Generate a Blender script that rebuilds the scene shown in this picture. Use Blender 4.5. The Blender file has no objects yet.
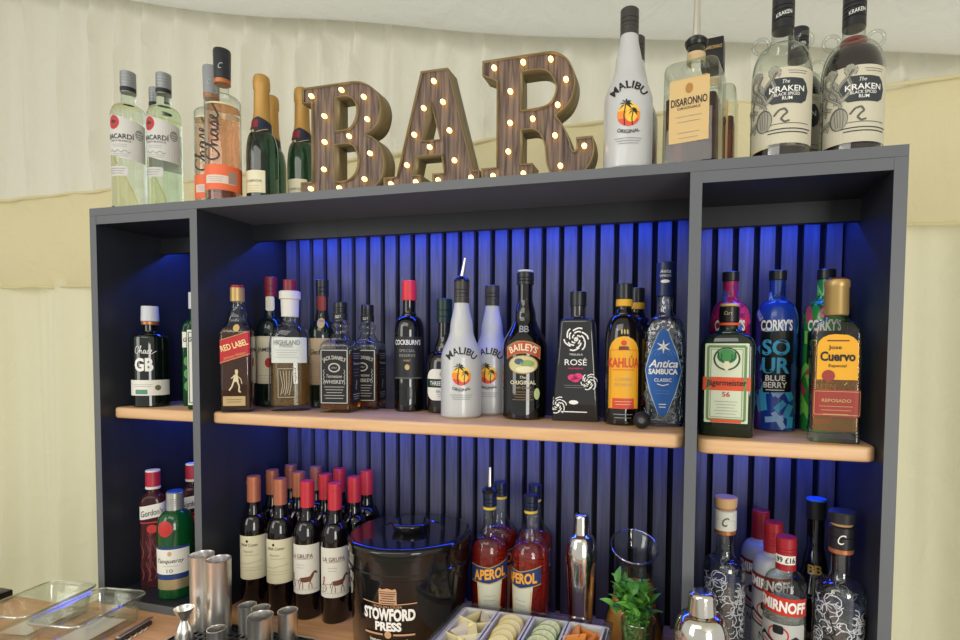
import bpy, bmesh, math, random
from math import pi, sin, cos, radians, sqrt
from mathutils import Matrix, Vector
random.seed(7)
S = bpy.context.scene
COL = S.collection
# ---------------- camera ----------------
def cam_matrix(yaw, pit, rol):
    return Matrix.Rotation(yaw, 3, 'Z') @ Matrix.Rotation(pit, 3, 'X') @ Matrix.Rotation(rol, 3, 'Y')
cd = bpy.data.cameras.new('camera'); cam = bpy.data.objects.new('camera', cd); COL.objects.link(cam)
Mc = cam_matrix(0.2666, -0.0417, -0.0093)
r_, f_, u_ = Mc.col[0], Mc.col[1], Mc.col[2]
m4 = Matrix(((r_[0], u_[0], -f_[0], 1.2323), (r_[1], u_[1], -f_[1], -0.8882), (r_[2], u_[2], -f_[2], -0.2936), (0, 0, 0, 1)))
cam.matrix_world = m4
cd.sensor_width = 36; cd.lens = 546.43 * 36 / 960
cd.shift_x = -(534.29 - 480) / 960; cd.shift_y = (373.05 - 320) / 960
cd.clip_start = 0.02; cd.clip_end = 60
S.camera = cam
# ---------------- world, light, exposure ----------------
w = bpy.data.worlds.new('world'); S.world = w; w.use_nodes = True
bg = w.node_tree.nodes['Background']; bg.inputs[0].default_value = (0.95, 0.95, 0.88, 1); bg.inputs[1].default_value = 0.8
def area(name, loc, target, sx, sy, power, col=(1, 1, 1)):
    l = bpy.data.lights.new(name, 'AREA'); l.shape = 'RECTANGLE'; l.size = sx; l.size_y = sy; l.energy = power; l.color = col
    o = bpy.data.objects.new(name, l); COL.objects.link(o); o.location = loc
    o.rotation_euler = (Vector(target) - Vector(loc)).to_track_quat('-Z', 'Y').to_euler()
    return o
area('daylight_opening_left', (-1.4, -2.8, 0.4), (0.7, 0.3, -0.2), 1.2, 1.9, 36, (1, 0.98, 0.92))
area('daylight_opening_right', (2.7, -2.6, -0.5), (0.9, 0.3, -0.2), 0.9, 1.5, 46, (1, 0.98, 0.92))
area('counter_fill_light', (0.5, -1.3, 0.5), (0.6, -.3, -0.9), 1.3, 0.5, 8, (1, 0.98, 0.92))  # unseen fill lamp added overhead to brighten the dim counter
S.view_settings.view_transform = 'Standard'; S.view_settings.look = 'None'
S.view_settings.gamma = 1; S.view_settings.use_curve_mapping = False
S.view_settings.exposure = -0.25

# ---------------- helpers ----------------
def lin(c):
    if isinstance(c, str): c = [int(c[i:i+2], 16) / 255 for i in (0, 2, 4)]
    return tuple((x / 12.92 if x <= .04045 else ((x + .055) / 1.055) ** 2.4) for x in c) + (1,)
MATS = {}
def mat(name, col, rough=.5, metal=0, coat=0, trans=0, ior=1.45, emit=None, es=0, spec=.5):
    if name in MATS: return MATS[name]
    m = bpy.data.materials.new(name); m.use_nodes = True
    p = m.node_tree.nodes['Principled BSDF']
    p.inputs['Base Color'].default_value = lin(col); p.inputs['Roughness'].default_value = rough
    p.inputs['Metallic'].default_value = metal; p.inputs['Coat Weight'].default_value = coat; p.inputs['Coat Roughness'].default_value = .03
    p.inputs['Transmission Weight'].default_value = trans; p.inputs['IOR'].default_value = ior
    p.inputs['Specular IOR Level'].default_value = spec
    if emit: p.inputs['Emission Color'].default_value = lin(emit); p.inputs['Emission Strength'].default_value = es
    MATS[name] = m
    return m
def nodes(m): return m.node_tree.nodes, m.node_tree.links, m.node_tree.nodes['Principled BSDF']
def thin(name, tint='ffffff', edge='9a9f9a', gl=.05, gmax=.7, bump=0):
    if name in MATS: return MATS[name]
    m = bpy.data.materials.new(name); m.use_nodes = True; n = m.node_tree.nodes; l = m.node_tree.links; n.clear()
    out = n.new('ShaderNodeOutputMaterial'); mx = n.new('ShaderNodeMixShader'); tr = n.new('ShaderNodeBsdfTransparent'); g = n.new('ShaderNodeBsdfGlossy')
    lw = n.new('ShaderNodeLayerWeight'); lw.inputs[0].default_value = .5
    pw = n.new('ShaderNodeMath'); pw.operation = 'POWER'; pw.inputs[1].default_value = 3; l.new(lw.outputs['Facing'], pw.inputs[0])
    mr = n.new('ShaderNodeMapRange'); mr.inputs[3].default_value = gl; mr.inputs[4].default_value = gmax; l.new(pw.outputs[0], mr.inputs[0])
    mc = n.new('ShaderNodeMix'); mc.data_type = 'RGBA'; mc.inputs[6].default_value = lin(tint); mc.inputs[7].default_value = lin(edge)
    l.new(pw.outputs[0], mc.inputs[0]); l.new(mc.outputs[2], tr.inputs[0]); g.inputs['Roughness'].default_value = .03; g.inputs['Color'].default_value = (1, 1, 1, 1)
    l.new(mr.outputs[0], mx.inputs[0]); l.new(tr.outputs[0], mx.inputs[1]); l.new(g.outputs[0], mx.inputs[2]); l.new(mx.outputs[0], out.inputs[0])
    if bump:
        v = n.new('ShaderNodeTexVoronoi'); v.inputs['Scale'].default_value = bump; v.feature = 'DISTANCE_TO_EDGE'
        tc = n.new('ShaderNodeTexCoord'); l.new(tc.outputs['Object'], v.inputs[0])
        b = n.new('ShaderNodeBump'); b.inputs['Strength'].default_value = .8; b.inputs['Distance'].default_value = .002; l.new(v.outputs[0], b.inputs['Height'])
        l.new(b.outputs[0], g.inputs['Normal']); l.new(b.outputs[0], lw.inputs['Normal'])
    MATS[name] = m; return m
def wood(name, a, b, axis='X', rough=.45, sc=1):
    m = mat(name, a, rough); n, l, p = nodes(m)
    tc = n.new('ShaderNodeTexCoord'); mp = n.new('ShaderNodeMapping'); l.new(tc.outputs['Object'], mp.inputs[0])
    s = {'X': (1.5, 22, 22), 'Z': (40, 40, 2.5), 'Y': (22, 1.5, 22)}[axis]; mp.inputs['Scale'].default_value = [x * sc for x in s]
    nz = n.new('ShaderNodeTexNoise'); nz.inputs['Scale'].default_value = 3; nz.inputs['Detail'].default_value = 6; nz.inputs['Distortion'].default_value = .6; l.new(mp.outputs[0], nz.inputs[0])
    r = n.new('ShaderNodeValToRGB'); r.color_ramp.elements[0].position = .35; r.color_ramp.elements[1].position = .65
    r.color_ramp.elements[0].color = lin(a); r.color_ramp.elements[1].color = lin(b)
    l.new(nz.outputs[0], r.inputs[0]); l.new(r.outputs[0], p.inputs['Base Color'])
    return m
def link(o, parent=None):
    COL.objects.link(o)
    if parent: o.parent = parent
    return o
def mk(name, bm, mats, parent=None, smooth=35, recalc=True):
    me = bpy.data.meshes.new(name)
    if recalc: bmesh.ops.recalc_face_normals(bm, faces=bm.faces)
    bm.to_mesh(me); bm.free()
    if not isinstance(mats, (list, tuple)): mats = [mats]
    for m in mats: me.materials.append(m)
    if smooth:
        for p in me.polygons: p.use_smooth = True
        me.set_sharp_from_angle(angle=radians(smooth))
    return link(bpy.data.objects.new(name, me), parent)
def empty(name, label, cat, loc=(0, 0, 0), rz=0, group=None, scale=1):
    o = bpy.data.objects.new(name, None); o.empty_display_size = .02; COL.objects.link(o)
    o.location = loc; o.rotation_euler = (0, 0, radians(rz)); o.scale = (scale,) * 3
    return tag(o, label, cat, group)
def tag(o, label=None, cat=None, group=None, kind=None):
    if label: o['label'] = label
    if cat: o['category'] = cat
    if group: o['group'] = group
    if kind: o['kind'] = kind
    return o
def dup(root, label, loc, rz=None, group=None):
    r = root.copy(); COL.objects.link(r); r.location = loc
    if rz is not None: r.rotation_euler = (0, 0, radians(rz))
    r['label'] = label
    if group: r['group'] = group
    def rec(a, b):
        for ch in list(a.children):
            c = ch.copy(); COL.objects.link(c); c.parent = b; rec(ch, c)
    rec(root, r)
    return r
def box(bm, x0, x1, y0, y1, z0, z1, mi=0, fm=None):
    vs = [bm.verts.new(p) for p in ((x0, y0, z0), (x1, y0, z0), (x1, y1, z0), (x0, y1, z0), (x0, y0, z1), (x1, y0, z1), (x1, y1, z1), (x0, y1, z1))]
    fs = [bm.faces.new([vs[i] for i in q]) for q in ((0, 3, 2, 1), (4, 5, 6, 7), (0, 1, 5, 4), (2, 3, 7, 6), (1, 2, 6, 5), (3, 0, 4, 7))]
    for f in fs: f.material_index = mi
    if fm is not None: fs[2].material_index = fm
    return vs
def bevel(bm, w, seg=2):
    bmesh.ops.bevel(bm, geom=bm.edges[:], offset=w, segments=seg, profile=.5, affect='EDGES', clamp_overlap=True)
# sections: tuples (mode, z, hw, hd, cr); modes l line, s smoothstep, q convex quarter, c concave quarter
def secs(keys, N=8):
    out = []; pv = None
    for k in keys:
        md, z, hw = k[0], k[1], k[2]; hd = k[3] if len(k) > 3 else hw; cr = k[4] if len(k) > 4 else min(hw, hd)
        v = (z, hw, hd, min(cr, hw, hd))
        if pv is None or md == 'l': out.append(v)
        else:
            for i in range(1, N + 1):
                t = i / N
                if md == 's': a = t; b = t * t * (3 - 2 * t)
                elif md == 'q': a = sin(t * pi / 2); b = 1 - cos(t * pi / 2)
                else: a = 1 - cos(t * pi / 2); b = sin(t * pi / 2)
                out.append((pv[0] + (z - pv[0]) * a,) + tuple(pv[j] + (v[j] - pv[j]) * b for j in (1, 2, 3)))
        pv = v
    return out
def ring(hw, hd, cr, K=9):
    cr = max(min(cr, hw, hd), 1e-5); P = []
    for (sx, sy, a0) in ((1, -1, -90), (1, 1, 0), (-1, 1, 90), (-1, -1, 180)):
        for j in range(K):
            a = radians(a0 + (j + .5) / K * 90)
            P.append((sx * (hw - cr) + cr * cos(a), sy * (hd - cr) + cr * sin(a)))
    return P
def loft(name, keys, m, parent, caps=(True, True), smooth=35, K=9, off=(0, 0), inner=None, bm=None, mi=0):
    own = bm is None
    if own: bm = bmesh.new()
    sc = secs(keys)
    rings = [[bm.verts.new((x + off[0], y + off[1], z)) for x, y in ring(hw, hd, cr, K)] for z, hw, hd, cr in sc]
    n = 4 * K
    for a, b in zip(rings, rings[1:]):
        for i in range(n):
            f = bm.faces.new((a[i], a[(i + 1) % n], b[(i + 1) % n], b[i])); f.material_index = mi
    if caps[0]: bm.faces.new(rings[0][::-1]).material_index = mi
    if caps[1]: bm.faces.new(rings[-1]).material_index = mi
    if not own: return bm
    return mk(name, bm, m, parent, smooth)
def surf(keys):
    sc = sorted(secs(keys), key=lambda s: s[0])
    def at(z):
        if z <= sc[0][0]: return sc[0][1:]
        for p, q in zip(sc, sc[1:]):
            if p[0] <= z <= q[0]:
                t = (z - p[0]) / max(q[0] - p[0], 1e-9); return tuple(p[j] + (q[j] - p[j]) * t for j in (1, 2, 3))
        return sc[-1][1:]
    def f(a, z, e):
        hw, hd, cr = at(z); cr = max(cr, 1e-5); s = 1 if a >= 0 else -1; b = abs(a); fl = hw - cr
        if b <= fl: return (a, -hd - e, z)
        th = (b - fl) / cr
        if th <= pi / 2: return (s * (fl + (cr + e) * sin(th)), -(hd - cr) - (cr + e) * cos(th), z)
        d = b - fl - cr * pi / 2; side = 2 * (hd - cr)
        if d <= side: return (s * (hw + e), -(hd - cr) + d, z)
        th = pi / 2 + (d - side) / cr
        return (s * (fl + (cr + e) * sin(th)), (hd - cr) - (cr + e) * cos(th), z)
    return f
_tc = {}
def glyphs(s, bold=0, shear=0):
    k = (s, bold, shear)
    if k in _tc: return _tc[k]
    cu = bpy.data.curves.new('t', 'FONT'); cu.body = s; cu.size = 1; cu.offset = bold; cu.shear = shear; cu.resolution_u = 3; cu.fill_mode = 'FRONT' if False else cu.fill_mode
    ob = bpy.data.objects.new('t', cu); me = ob.to_mesh()
    v = [(p.co.x, p.co.y) for p in me.vertices]; f = [tuple(p.vertices) for p in me.polygons]
    ob.to_mesh_clear(); bpy.data.objects.remove(ob); bpy.data.curves.remove(cu)
    xs = [p[0] for p in v]; ys = [p[1] for p in v]; x0, x1, y0, y1 = min(xs), max(xs), min(ys), max(ys)
    v = [((x - (x0 + x1) / 2) / (x1 - x0), (y - (y0 + y1) / 2) / (y1 - y0)) for x, y in v]
    _tc[k] = (v, f); return _tc[k]
class Decal:
    def __init__(s, sf, eps=.0004): s.sf = sf; s.eps = eps; s.bm = bmesh.new(); s.tv = []; s.tf = []; s.mats = []
    def mi(s, m):
        if m not in s.mats: s.mats.append(m)
        return s.mats.index(m)
    def poly(s, pts, m, layer=0):
        vs = [s.bm.verts.new((x, z, layer)) for x, z in pts]; f = s.bm.faces.new(vs); f.material_index = s.mi(m)
        if len(vs) > 4: bmesh.ops.triangulate(s.bm, faces=[f])
        return s
    def rect(s, x, z, w, h, m, layer=0, r=0, rot=0):
        if r: pts = [(px, py) for px, py in ring(w / 2, h / 2, r, 4)]
        else: pts = [(-w / 2, -h / 2), (w / 2, -h / 2), (w / 2, h / 2), (-w / 2, h / 2)]
        c, n = cos(radians(rot)), sin(radians(rot))
        return s.poly([(x + a * c - b * n, z + a * n + b * c) for a, b in pts], m, layer)
    def disc(s, x, z, rx, rz, m, layer=1, n=20):
        return s.poly([(x + rx * cos(2 * pi * i / n), z + rz * sin(2 * pi * i / n)) for i in range(n)], m, layer)
    def line(s, pts, wd, m, layer=2):
        for (x0, z0), (x1, z1) in zip(pts, pts[1:]):
            d = math.hypot(x1 - x0, z1 - z0) or 1; nx, nz = -(z1 - z0) / d * wd / 2, (x1 - x0) / d * wd / 2
            s.poly([(x0 + nx, z0 + nz), (x0 - nx, z0 - nz), (x1 - nx, z1 - nz), (x1 + nx, z1 + nz)][::1], m, layer)
        return s
    def fine(s, x, z, w, rows, dz, m, layer=2, th=.0007):
        for i in range(rows): s.rect(x, z - i * dz, w * (1 - .12 * (i % 3)), th, m, layer)
        return s
    def border(s, x, z, w, h, t, m, layer=2):
        s.rect(x, z + h / 2, w, t, m, layer); s.rect(x, z - h / 2, w, t, m, layer); s.rect(x - w / 2, z, t, h, m, layer); s.rect(x + w / 2, z, t, h, m, layer); return s
    def text(s, t, x, z, w, h, m, bold=0, shear=0, arc=0, rot=0, layer=3, taper=0, R=0):
        v, f = glyphs(t, bold, shear); b = len(s.tv); c, n = cos(radians(rot)), sin(radians(rot)); mi = s.mi(m)
        for px, py in v:
            yy = py * h * (1 + taper * (1 - abs(2 * px))) + arc * (1 - (2 * px) ** 2); xx = px * w
            if R: xx, yy = (R + yy) * sin(xx / R), (R + yy) * cos(xx / R) - R
            s.tv.append((x + xx * c - yy * n, z + xx * n + yy * c, layer))
        s.tf += [(tuple(i + b for i in q), mi) for q in f]; return s
    def script(s, x, z, w, h, m, wd, rot=0, layer=3):
        P = [[(.2,.74),(.19,.9),(.12,.97),(.05,.8),(.0,.5),(.02,.18),(.09,.05),(.16,.2),(.22,.45),(.3,.85),(.32,1.0),(.28,1.0),(.265,.7),(.25,.1)],
             [(.25,.2),(.3,.46),(.34,.44),(.345,.15),(.37,.08),(.41,.2),(.45,.42)],
             [(.52,.42),(.46,.5),(.42,.3),(.44,.1),(.49,.15),(.53,.48),(.53,.15),(.56,.07),(.6,.25),(.65,.55),(.67,.3),(.65,.07),(.6,.1),(.7,.12),(.77,.35),(.79,.5),(.75,.5),(.73,.25),(.77,.06),(.85,.15),(1.0,.4)]]
        c, n = cos(radians(rot)), sin(radians(rot))
        for L in P:
            q = [L[0]] + L + [L[-1]]; o = []
            for i in range(1, len(q) - 2):
                for k in range(4):
                    t = k / 4; o.append(tuple(.5 * (2 * q[i][j] + (q[i+1][j] - q[i-1][j]) * t + (2 * q[i-1][j] - 5 * q[i][j] + 4 * q[i+1][j] - q[i+2][j]) * t * t + (3 * q[i][j] - q[i-1][j] - 3 * q[i+1][j] + q[i+2][j]) * t ** 3) for j in (0, 1)))
            o.append(L[-1]); o = [((a - .5) * w, (b - .5) * h) for a, b in o]; o = [(x + a * c - b * n, z + a * n + b * c) for a, b in o]
            s.line(o, wd, m, layer)
        return s
    def build(s, name, parent, step=.005):
        bm = s.bm
        if len(bm.verts):
            for ax in (0, 1):
                lo = min(v.co[ax] for v in bm.verts); hi = max(v.co[ax] for v in bm.verts); k = math.floor(lo / step) + 1
                while k * step < hi:
                    no = (1, 0, 0) if ax == 0 else (0, 1, 0); bmesh.ops.bisect_plane(bm, geom=bm.verts[:] + bm.edges[:] + bm.faces[:], plane_co=tuple(k * step * c for c in no), plane_no=no, dist=1e-6); k += 1
        vs = [bm.verts.new(v) for v in s.tv]
        for q, mi in s.tf:
            try: f = bm.faces.new([vs[i] for i in q]); f.material_index = mi
            except ValueError: pass
        bmesh.ops.recalc_face_normals(bm, faces=bm.faces)
        for f in bm.faces:
            if f.normal.z < 0: f.normal_flip()
        for v in bm.verts: v.co = s.sf(v.co.x, v.co.y, s.eps + .00022 * v.co.z)
        return mk(name, bm, s.mats, parent, smooth=0, recalc=False)
def outline_mesh(loops, y0, y1, fill=True):
    cu = bpy.data.curves.new('o', 'CURVE'); cu.dimensions = '2D'; cu.fill_mode = 'BOTH' if fill else 'NONE'; cu.extrude = abs(y1 - y0) / 2
    for L in loops:
        sp = cu.splines.new('POLY'); sp.points.add(len(L) - 1); sp.use_cyclic_u = True
        for p, (x, z) in zip(sp.points, L): p.co = (x, z, 0, 1)
    ob = bpy.data.objects.new('o', cu); me = ob.to_mesh(); bm = bmesh.new(); bm.from_mesh(me); ob.to_mesh_clear(); bpy.data.objects.remove(ob); bpy.data.curves.remove(cu)
    ym = (y0 + y1) / 2
    for v in bm.verts: v.co = (v.co.x, ym - v.co.z, v.co.y)
    bmesh.ops.remove_doubles(bm, verts=bm.verts, dist=1e-5)
    return bm

def tube(name, pts, r, m, par, n=8, closed=True):
    bm = bmesh.new(); P = [Vector(p) for p in pts]; R_ = []
    for i, p in enumerate(P):
        a = P[i - 1] if closed or i else P[0]; b = P[(i + 1) % len(P)] if closed or i < len(P) - 1 else P[-1]; t = (b - a).normalized(); u = t.cross(Vector((0, 0, 1))).normalized(); v = u.cross(t)
        R_.append([bm.verts.new(p + u * r * cos(2 * pi * k / n) + v * r * sin(2 * pi * k / n)) for k in range(n)])
    for i in range(len(P) if closed else len(P) - 1):
        a, b = R_[i], R_[(i + 1) % len(P)]
        for k in range(n): bm.faces.new((a[k], a[(k + 1) % n], b[(k + 1) % n], b[k]))
    return mk(name, bm, m, par, 60)
# ---------------- materials ----------------
def fabric(name, col, tr=.3):
    m = mat(name, col, .9); n, l, p = nodes(m); out = n['Material Output']
    p.inputs['Specular IOR Level'].default_value = .1
    t = n.new('ShaderNodeBsdfTranslucent'); mx = n.new('ShaderNodeMixShader'); mx.inputs[0].default_value = tr; t.inputs[0].default_value = lin(col)
    l.new(p.outputs[0], mx.inputs[1]); l.new(t.outputs[0], mx.inputs[2]); l.new(mx.outputs[0], out.inputs[0])
    tc = n.new('ShaderNodeTexCoord'); nz = n.new('ShaderNodeTexNoise'); nz.inputs['Scale'].default_value = 9; nz.inputs['Detail'].default_value = 7; nz.inputs['Distortion'].default_value = 1.2
    l.new(tc.outputs['Object'], nz.inputs[0]); b = n.new('ShaderNodeBump'); b.inputs['Strength'].default_value = .35; b.inputs['Distance'].default_value = .02
    l.new(nz.outputs[0], b.inputs['Height']); l.new(b.outputs[0], p.inputs['Normal']); l.new(b.outputs[0], t.inputs['Normal'])
    return m
M_lin = fabric('cream_lining', 'e9e6d6'); M_band = fabric('cream_band', 'e4d9b0', .2); M_low = fabric('cream_lining_lit_yellow', 'efeacb', .3); M_ceil = fabric('ceiling_lining', 'eeeee6', .25)  # lower lining: its extra yellow is partly light put into the colour
M_board = mat('dark_board', '2b2d33', .42)
M_edge = mat('grey_board_edge', '5e6166', .5)  # lighter grey on board fronts and all of the top board
n, l, p = nodes(M_board); tc = n.new('ShaderNodeTexCoord'); nz = n.new('ShaderNodeTexNoise'); nz.inputs['Scale'].default_value = 40; nz.inputs['Detail'].default_value = 4
mp = n.new('ShaderNodeMapping'); mp.inputs['Scale'].default_value = (1, 1, .12); l.new(tc.outputs['Object'], mp.inputs[0]); l.new(mp.outputs[0], nz.inputs[0])
rp = n.new('ShaderNodeValToRGB'); rp.color_ramp.elements[0].color = lin('202227'); rp.color_ramp.elements[1].color = lin('2c2e34'); l.new(nz.outputs[0], rp.inputs[0]); l.new(rp.outputs[0], p.inputs['Base Color'])
M_slat = wood('slat_veneer', '44454c', '56575f', 'Z', .5); M_felt = mat('black_felt', '08080a', .95)
M_oak = wood('pale_oak', 'd0a476', 'deb68a', 'X', .4); M_counter = wood('counter_wood', 'd29a68', 'e4b082', 'X', .4)
M_led = mat('led_strip', '2040ff', .5, emit='1540ff', es=30)
BLACK = mat('black_plastic', '141416', .3); BLKGL = mat('black_glass', '060608', .04, coat=.6); WINEG = mat('dark_wine_glass', '0a0508', .04, coat=.5)
PAPER = mat('white_paper', 'e4e2d8', .6); CREAM = mat('cream_paper', 'e0d8b8', .6); INK = mat('black_ink', '18181a', .5); GREYI = mat('grey_ink', '8a8a88', .5)
WHITEI = mat('white_ink', 'ecebe6', .5); REDI = mat('red_ink', 'c02a28', .5); GOLD = mat('gold_foil', 'c9a35a', .35, metal=.6); GOLDI = mat('gold_ink', 'c8a868', .5)
REDCAP = mat('red_cap', '9c1f2a', .35); STEEL = mat('polished_steel', 'e6e2d8', .3, metal=1); CHROME = mat('chrome', 'dcd8d0', .12, metal=1)
COPPER = mat('copper_foil', 'b8754e', .35, metal=.5); SILVER = mat('silver_foil', 'a9acaf', .35, metal=.6)
# ---------------- setting ----------------
TT = .0162; T = .018; XL = .268; XR = 1.2366; W = 1.5314; ZS = -.4275; ZR = -.433; ZC = -.8591; ZB = ZC + T; D = .2395; DB = .1496; BH = .0364; SB = .0236
def lerp_tab(tab, x):
    if x <= tab[0][0]: (a, va), (b, vb) = tab[0], tab[1]
    elif x >= tab[-1][0]: (a, va), (b, vb) = tab[-2], tab[-1]
    else:
        for (a, va), (b, vb) in zip(tab, tab[1:]):
            if a <= x <= b: break
    return va + (vb - va) * (x - a) / (b - a)
SEAM = [(-.748, .973), (-.019, .795), (.651, .662), (1.151, .564), (1.738, .465), (1.868, .44)]
BTOP = [(-1.451, .272), (-.966, .275), (-.443, .28), (.591, .317), (.987, .343), (1.378, .355), (1.72, .357), (1.87, .369)]
BBOT = [(-1.466, -.064), (-.977, -.07), (1.768, .02), (1.883, .02)]
YW = .7
def pleat(x, pitch, seed=0):
    p = x / pitch + .35 * sin(x * 3.1 + seed) + .2 * sin(x * 7.7 + seed * 2); f = p - math.floor(p)
    return (abs(f - .5) * 2) ** 1.6
bm = bmesh.new(); NX = 420; NZ = 26
def sheet(zlo, zhi, yfun, mi, nz=NZ, x0=-2.6, x1=3.0):
    rows = []
    for j in range(nz + 1):
        t = j / nz
        rows.append([bm.verts.new((x, yfun(x, t), zlo(x) + (zhi(x) - zlo(x)) * t)) for x in [x0 + (x1 - x0) * i / NX for i in range(NX + 1)]])
    for a, b in zip(rows, rows[1:]):
        for i in range(NX): bm.faces.new((a[i], a[i + 1], b[i + 1], b[i])).material_index = mi
sheet(lambda x: lerp_tab(BTOP, x) - .03, lambda x: lerp_tab(SEAM, x) + .05, lambda x, t: YW + .045 - .06 * pleat(x + .03 * sin(t * 3), .135) - .006 * pleat(x, .041, 3) - .02 * (1 - t) * pleat(x, .2, 1), 0)
sheet(lambda x: -1.76, lambda x: lerp_tab(BBOT, x) + .03, lambda x, t: YW + .01 - .10 * pleat(x + .07 * sin(t * 2), .36, 2) * (1 - .4 * t) - .012 * pleat(x + .03 * t, .09, 5), 1)
wall = mk('wall_back', bm, [M_lin, M_low], smooth=80, recalc=False); tag(wall, kind='structure')
bm = bmesh.new()
def bandy(x, t):
    wr = sin(9 * (x * .8 + t * .55)) * sin(3.3 * (x - t * .4) + 1)
    return YW - .045 + .010 * wr - .012 * sin(pi * t) + .004 * sin(41 * x) * (t > .9)
sheet(lambda x: lerp_tab(BBOT, x), lambda x: lerp_tab(BTOP, x), bandy, 0)
rows = []
for zt, dy in ((BTOP, -.052), (BBOT, -.05)):
    prev = None
    for i in range(NX + 1):
        x = -2.6 + 5.6 * i / NX; z = lerp_tab(zt, x) + .002 * sin(30 * x)
        cur = [bm.verts.new((x, YW + dy - .004 * sin(a), z + .005 * cos(a))) for a in (0, pi * .33, pi * .66, pi)]
        if prev:
            for k in range(3): bm.faces.new((prev[k], prev[k + 1], cur[k + 1], cur[k]))
        prev = cur
band = mk('trim_1', bm, M_band, smooth=80, recalc=False); tag(band, kind='structure')
bm = bmesh.new(); NY = 70
rows = []
for j in range(NY + 1):
    t = j / NY; y = YW + .06 - .15 * min(j, 1) - 4.1 * t ** 1.7
    d = YW - y
    dz = (.05 if j == 0 else -.055 * math.exp(-((d - .09) / .12) ** 2)) + .02 * sin(d * 9) * min(d, .3) + .05 * d
    rows.append([bm.verts.new((x, y, lerp_tab(SEAM, x) + dz + .006 * sin(x * 6 + d * 4))) for x in [-2.6 + 5.6 * i / 90 for i in range(91)]])
for a, b in zip(rows, rows[1:]):
    for i in range(90): bm.faces.new((a[i], b[i], b[i + 1], a[i + 1]))
tag(mk('ceiling', bm, M_ceil, smooth=80, recalc=False), kind='structure')
bm = bmesh.new(); box(bm, -2.6, 3.0, -3.5, 1.0, -1.80, -1.76)
M_floor = mat('floor_matting', 'a09a8a', .9); tag(mk('floor', bm, M_floor, smooth=0), kind='structure')

# ---------------- bar counter ----------------
ct = empty('bar_counter', 'wide wooden bar counter carrying the shelving and bottles', 'counter', (0, 0, ZC))
bm = bmesh.new(); box(bm, -.5, -.02, -.42, -.025, -.035, 0); box(bm, -.02, 1.6, -.42, .3, -.035, 0); mk('countertop', bm, M_counter, ct, 0)
bm = bmesh.new(); box(bm, -.46, 1.57, -.38, -.03, -1.76 - ZC, -.035); mk('counter_body', bm, M_board, ct, 0)

# ---------------- shelving unit ----------------
un = empty('shelving_unit', 'dark grey open shelving unit with blue lit slatted back and oak shelves', 'shelving', (0, 0, ZC))
def board(name, x0, x1, y0, y1, z0, z1, mats=None, par=un):
    bm = bmesh.new(); box(bm, x0, x1, y0, y1, z0 - ZC, z1 - ZC, 0, 1); return mk(name, bm, mats or [M_board, M_edge], par, 0)
DD = .262
board('top_board', 0, W, 0, DD, -TT, 0, [M_edge, M_edge])
for x in (0, XL, XR, W - T): board('side_panel', x, x + T, 0, DD, ZC, -TT - .0004)
for a, b in ((T, XL), (XR + T, W - T)):
    board('top_rail_board', a, b, 0.0005, DD, -TT - T, -TT - .0004)
    if a < .1: board('base_board', a, b, 0.0005, DD, ZC, ZB)
for a, b, z in ((T, XL, -TT - T), (XL + T, XR, -TT), (XR + T, W - T, -TT - T)):
    board('batten', a, b, DB, DB + .016, z - BH, z - .0003, [M_board, M_board])
board('back_panel', T, XL, D - .004, DD - .004, ZB, -TT - T, [M_board, M_board])
bm = bmesh.new()
for a, b, z1, z0 in ((XL + T, XR, -TT - .001, ZC), (XR + T, W - T, -TT - T - .001, ZC)):
    box(bm, a, b, D + .012, D + .02, z0 - ZC, z1 - ZC, 1)
    for i in range(33):
        x = .2993 + i * .0382; x0, x1 = max(x, a), min(x + .0265, b)
        if x1 - x0 > .003: box(bm, x0, x1, D, D + .012, z0 - ZC, z1 - ZC, 0)
mk('slatted_panel', bm, [M_slat, M_felt], un, 0)
def shelf(x0, x1, y0, z, name='shelf_board'):
    bm = bmesh.new(); r = .018
    pts = [(x0, .2), (x1, .2)] + [(x1 - r + r * cos(a), y0 + r + r * sin(a)) for a in [-pi / 12 * k for k in range(0, 7)]] + [(x0 + r - r * cos(a), y0 + r + r * sin(a)) for a in [-pi / 2 + pi / 12 * k for k in range(0, 7)]]
    bot = [bm.verts.new((x, y, z - .0238 - ZC)) for x, y in pts]; top = [bm.verts.new((x, y, z - ZC)) for x, y in pts]; n = len(pts)
    for i in range(n): bm.faces.new((bot[i], bot[(i + 1) % n], top[(i + 1) % n], top[i]))
    bm.faces.new(bot[::-1]); bm.faces.new(top)
    bmesh.ops.recalc_face_normals(bm, faces=bm.faces)
    es = [e for e in bm.edges if len(e.link_faces) == 2 and abs(e.verts[0].co.z - e.verts[1].co.z) < 1e-6 and e.verts[0].co.y < .19 or (abs(e.verts[0].co.z - e.verts[1].co.z) < 1e-6 and e.verts[1].co.y < .19)]
    bmesh.ops.bevel(bm, geom=es, offset=.005, segments=3, profile=.5, affect='EDGES')
    mk(name, bm, M_oak, un, 40)
shelf(T, XL, SB, ZS); shelf(XL + T, XR, SB, ZS); shelf(XR + T, W - T, .0226, ZR)
def led(x0, x1, y, z, power):
    bm = bmesh.new(); box(bm, x0, x1, y - .004, y + .004, z - ZC, z + .003 - ZC); mk('led_strip', bm, M_led, un, 0)
    a = area('blue_led_light', ((x0 + x1) / 2, y, z - .003), ((x0 + x1) / 2, y + .003, z - 1), x1 - x0 - .01, .012, power * (x1 - x0), (.03, .10, 1))
for a, b, z in ((T, XL, -TT - T), (XL + T, XR, -TT), (XR + T, W - T, -TT - T)): led(a + .01, b - .01, .195, z - .012, 2.5)
for a, b, z in ((T, XL, ZS), (XL + T, XR, ZS), (XR + T, W - T, ZR)): led(a + .01, b - .01, .19, z - .0238 - .004, 1.15)

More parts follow.
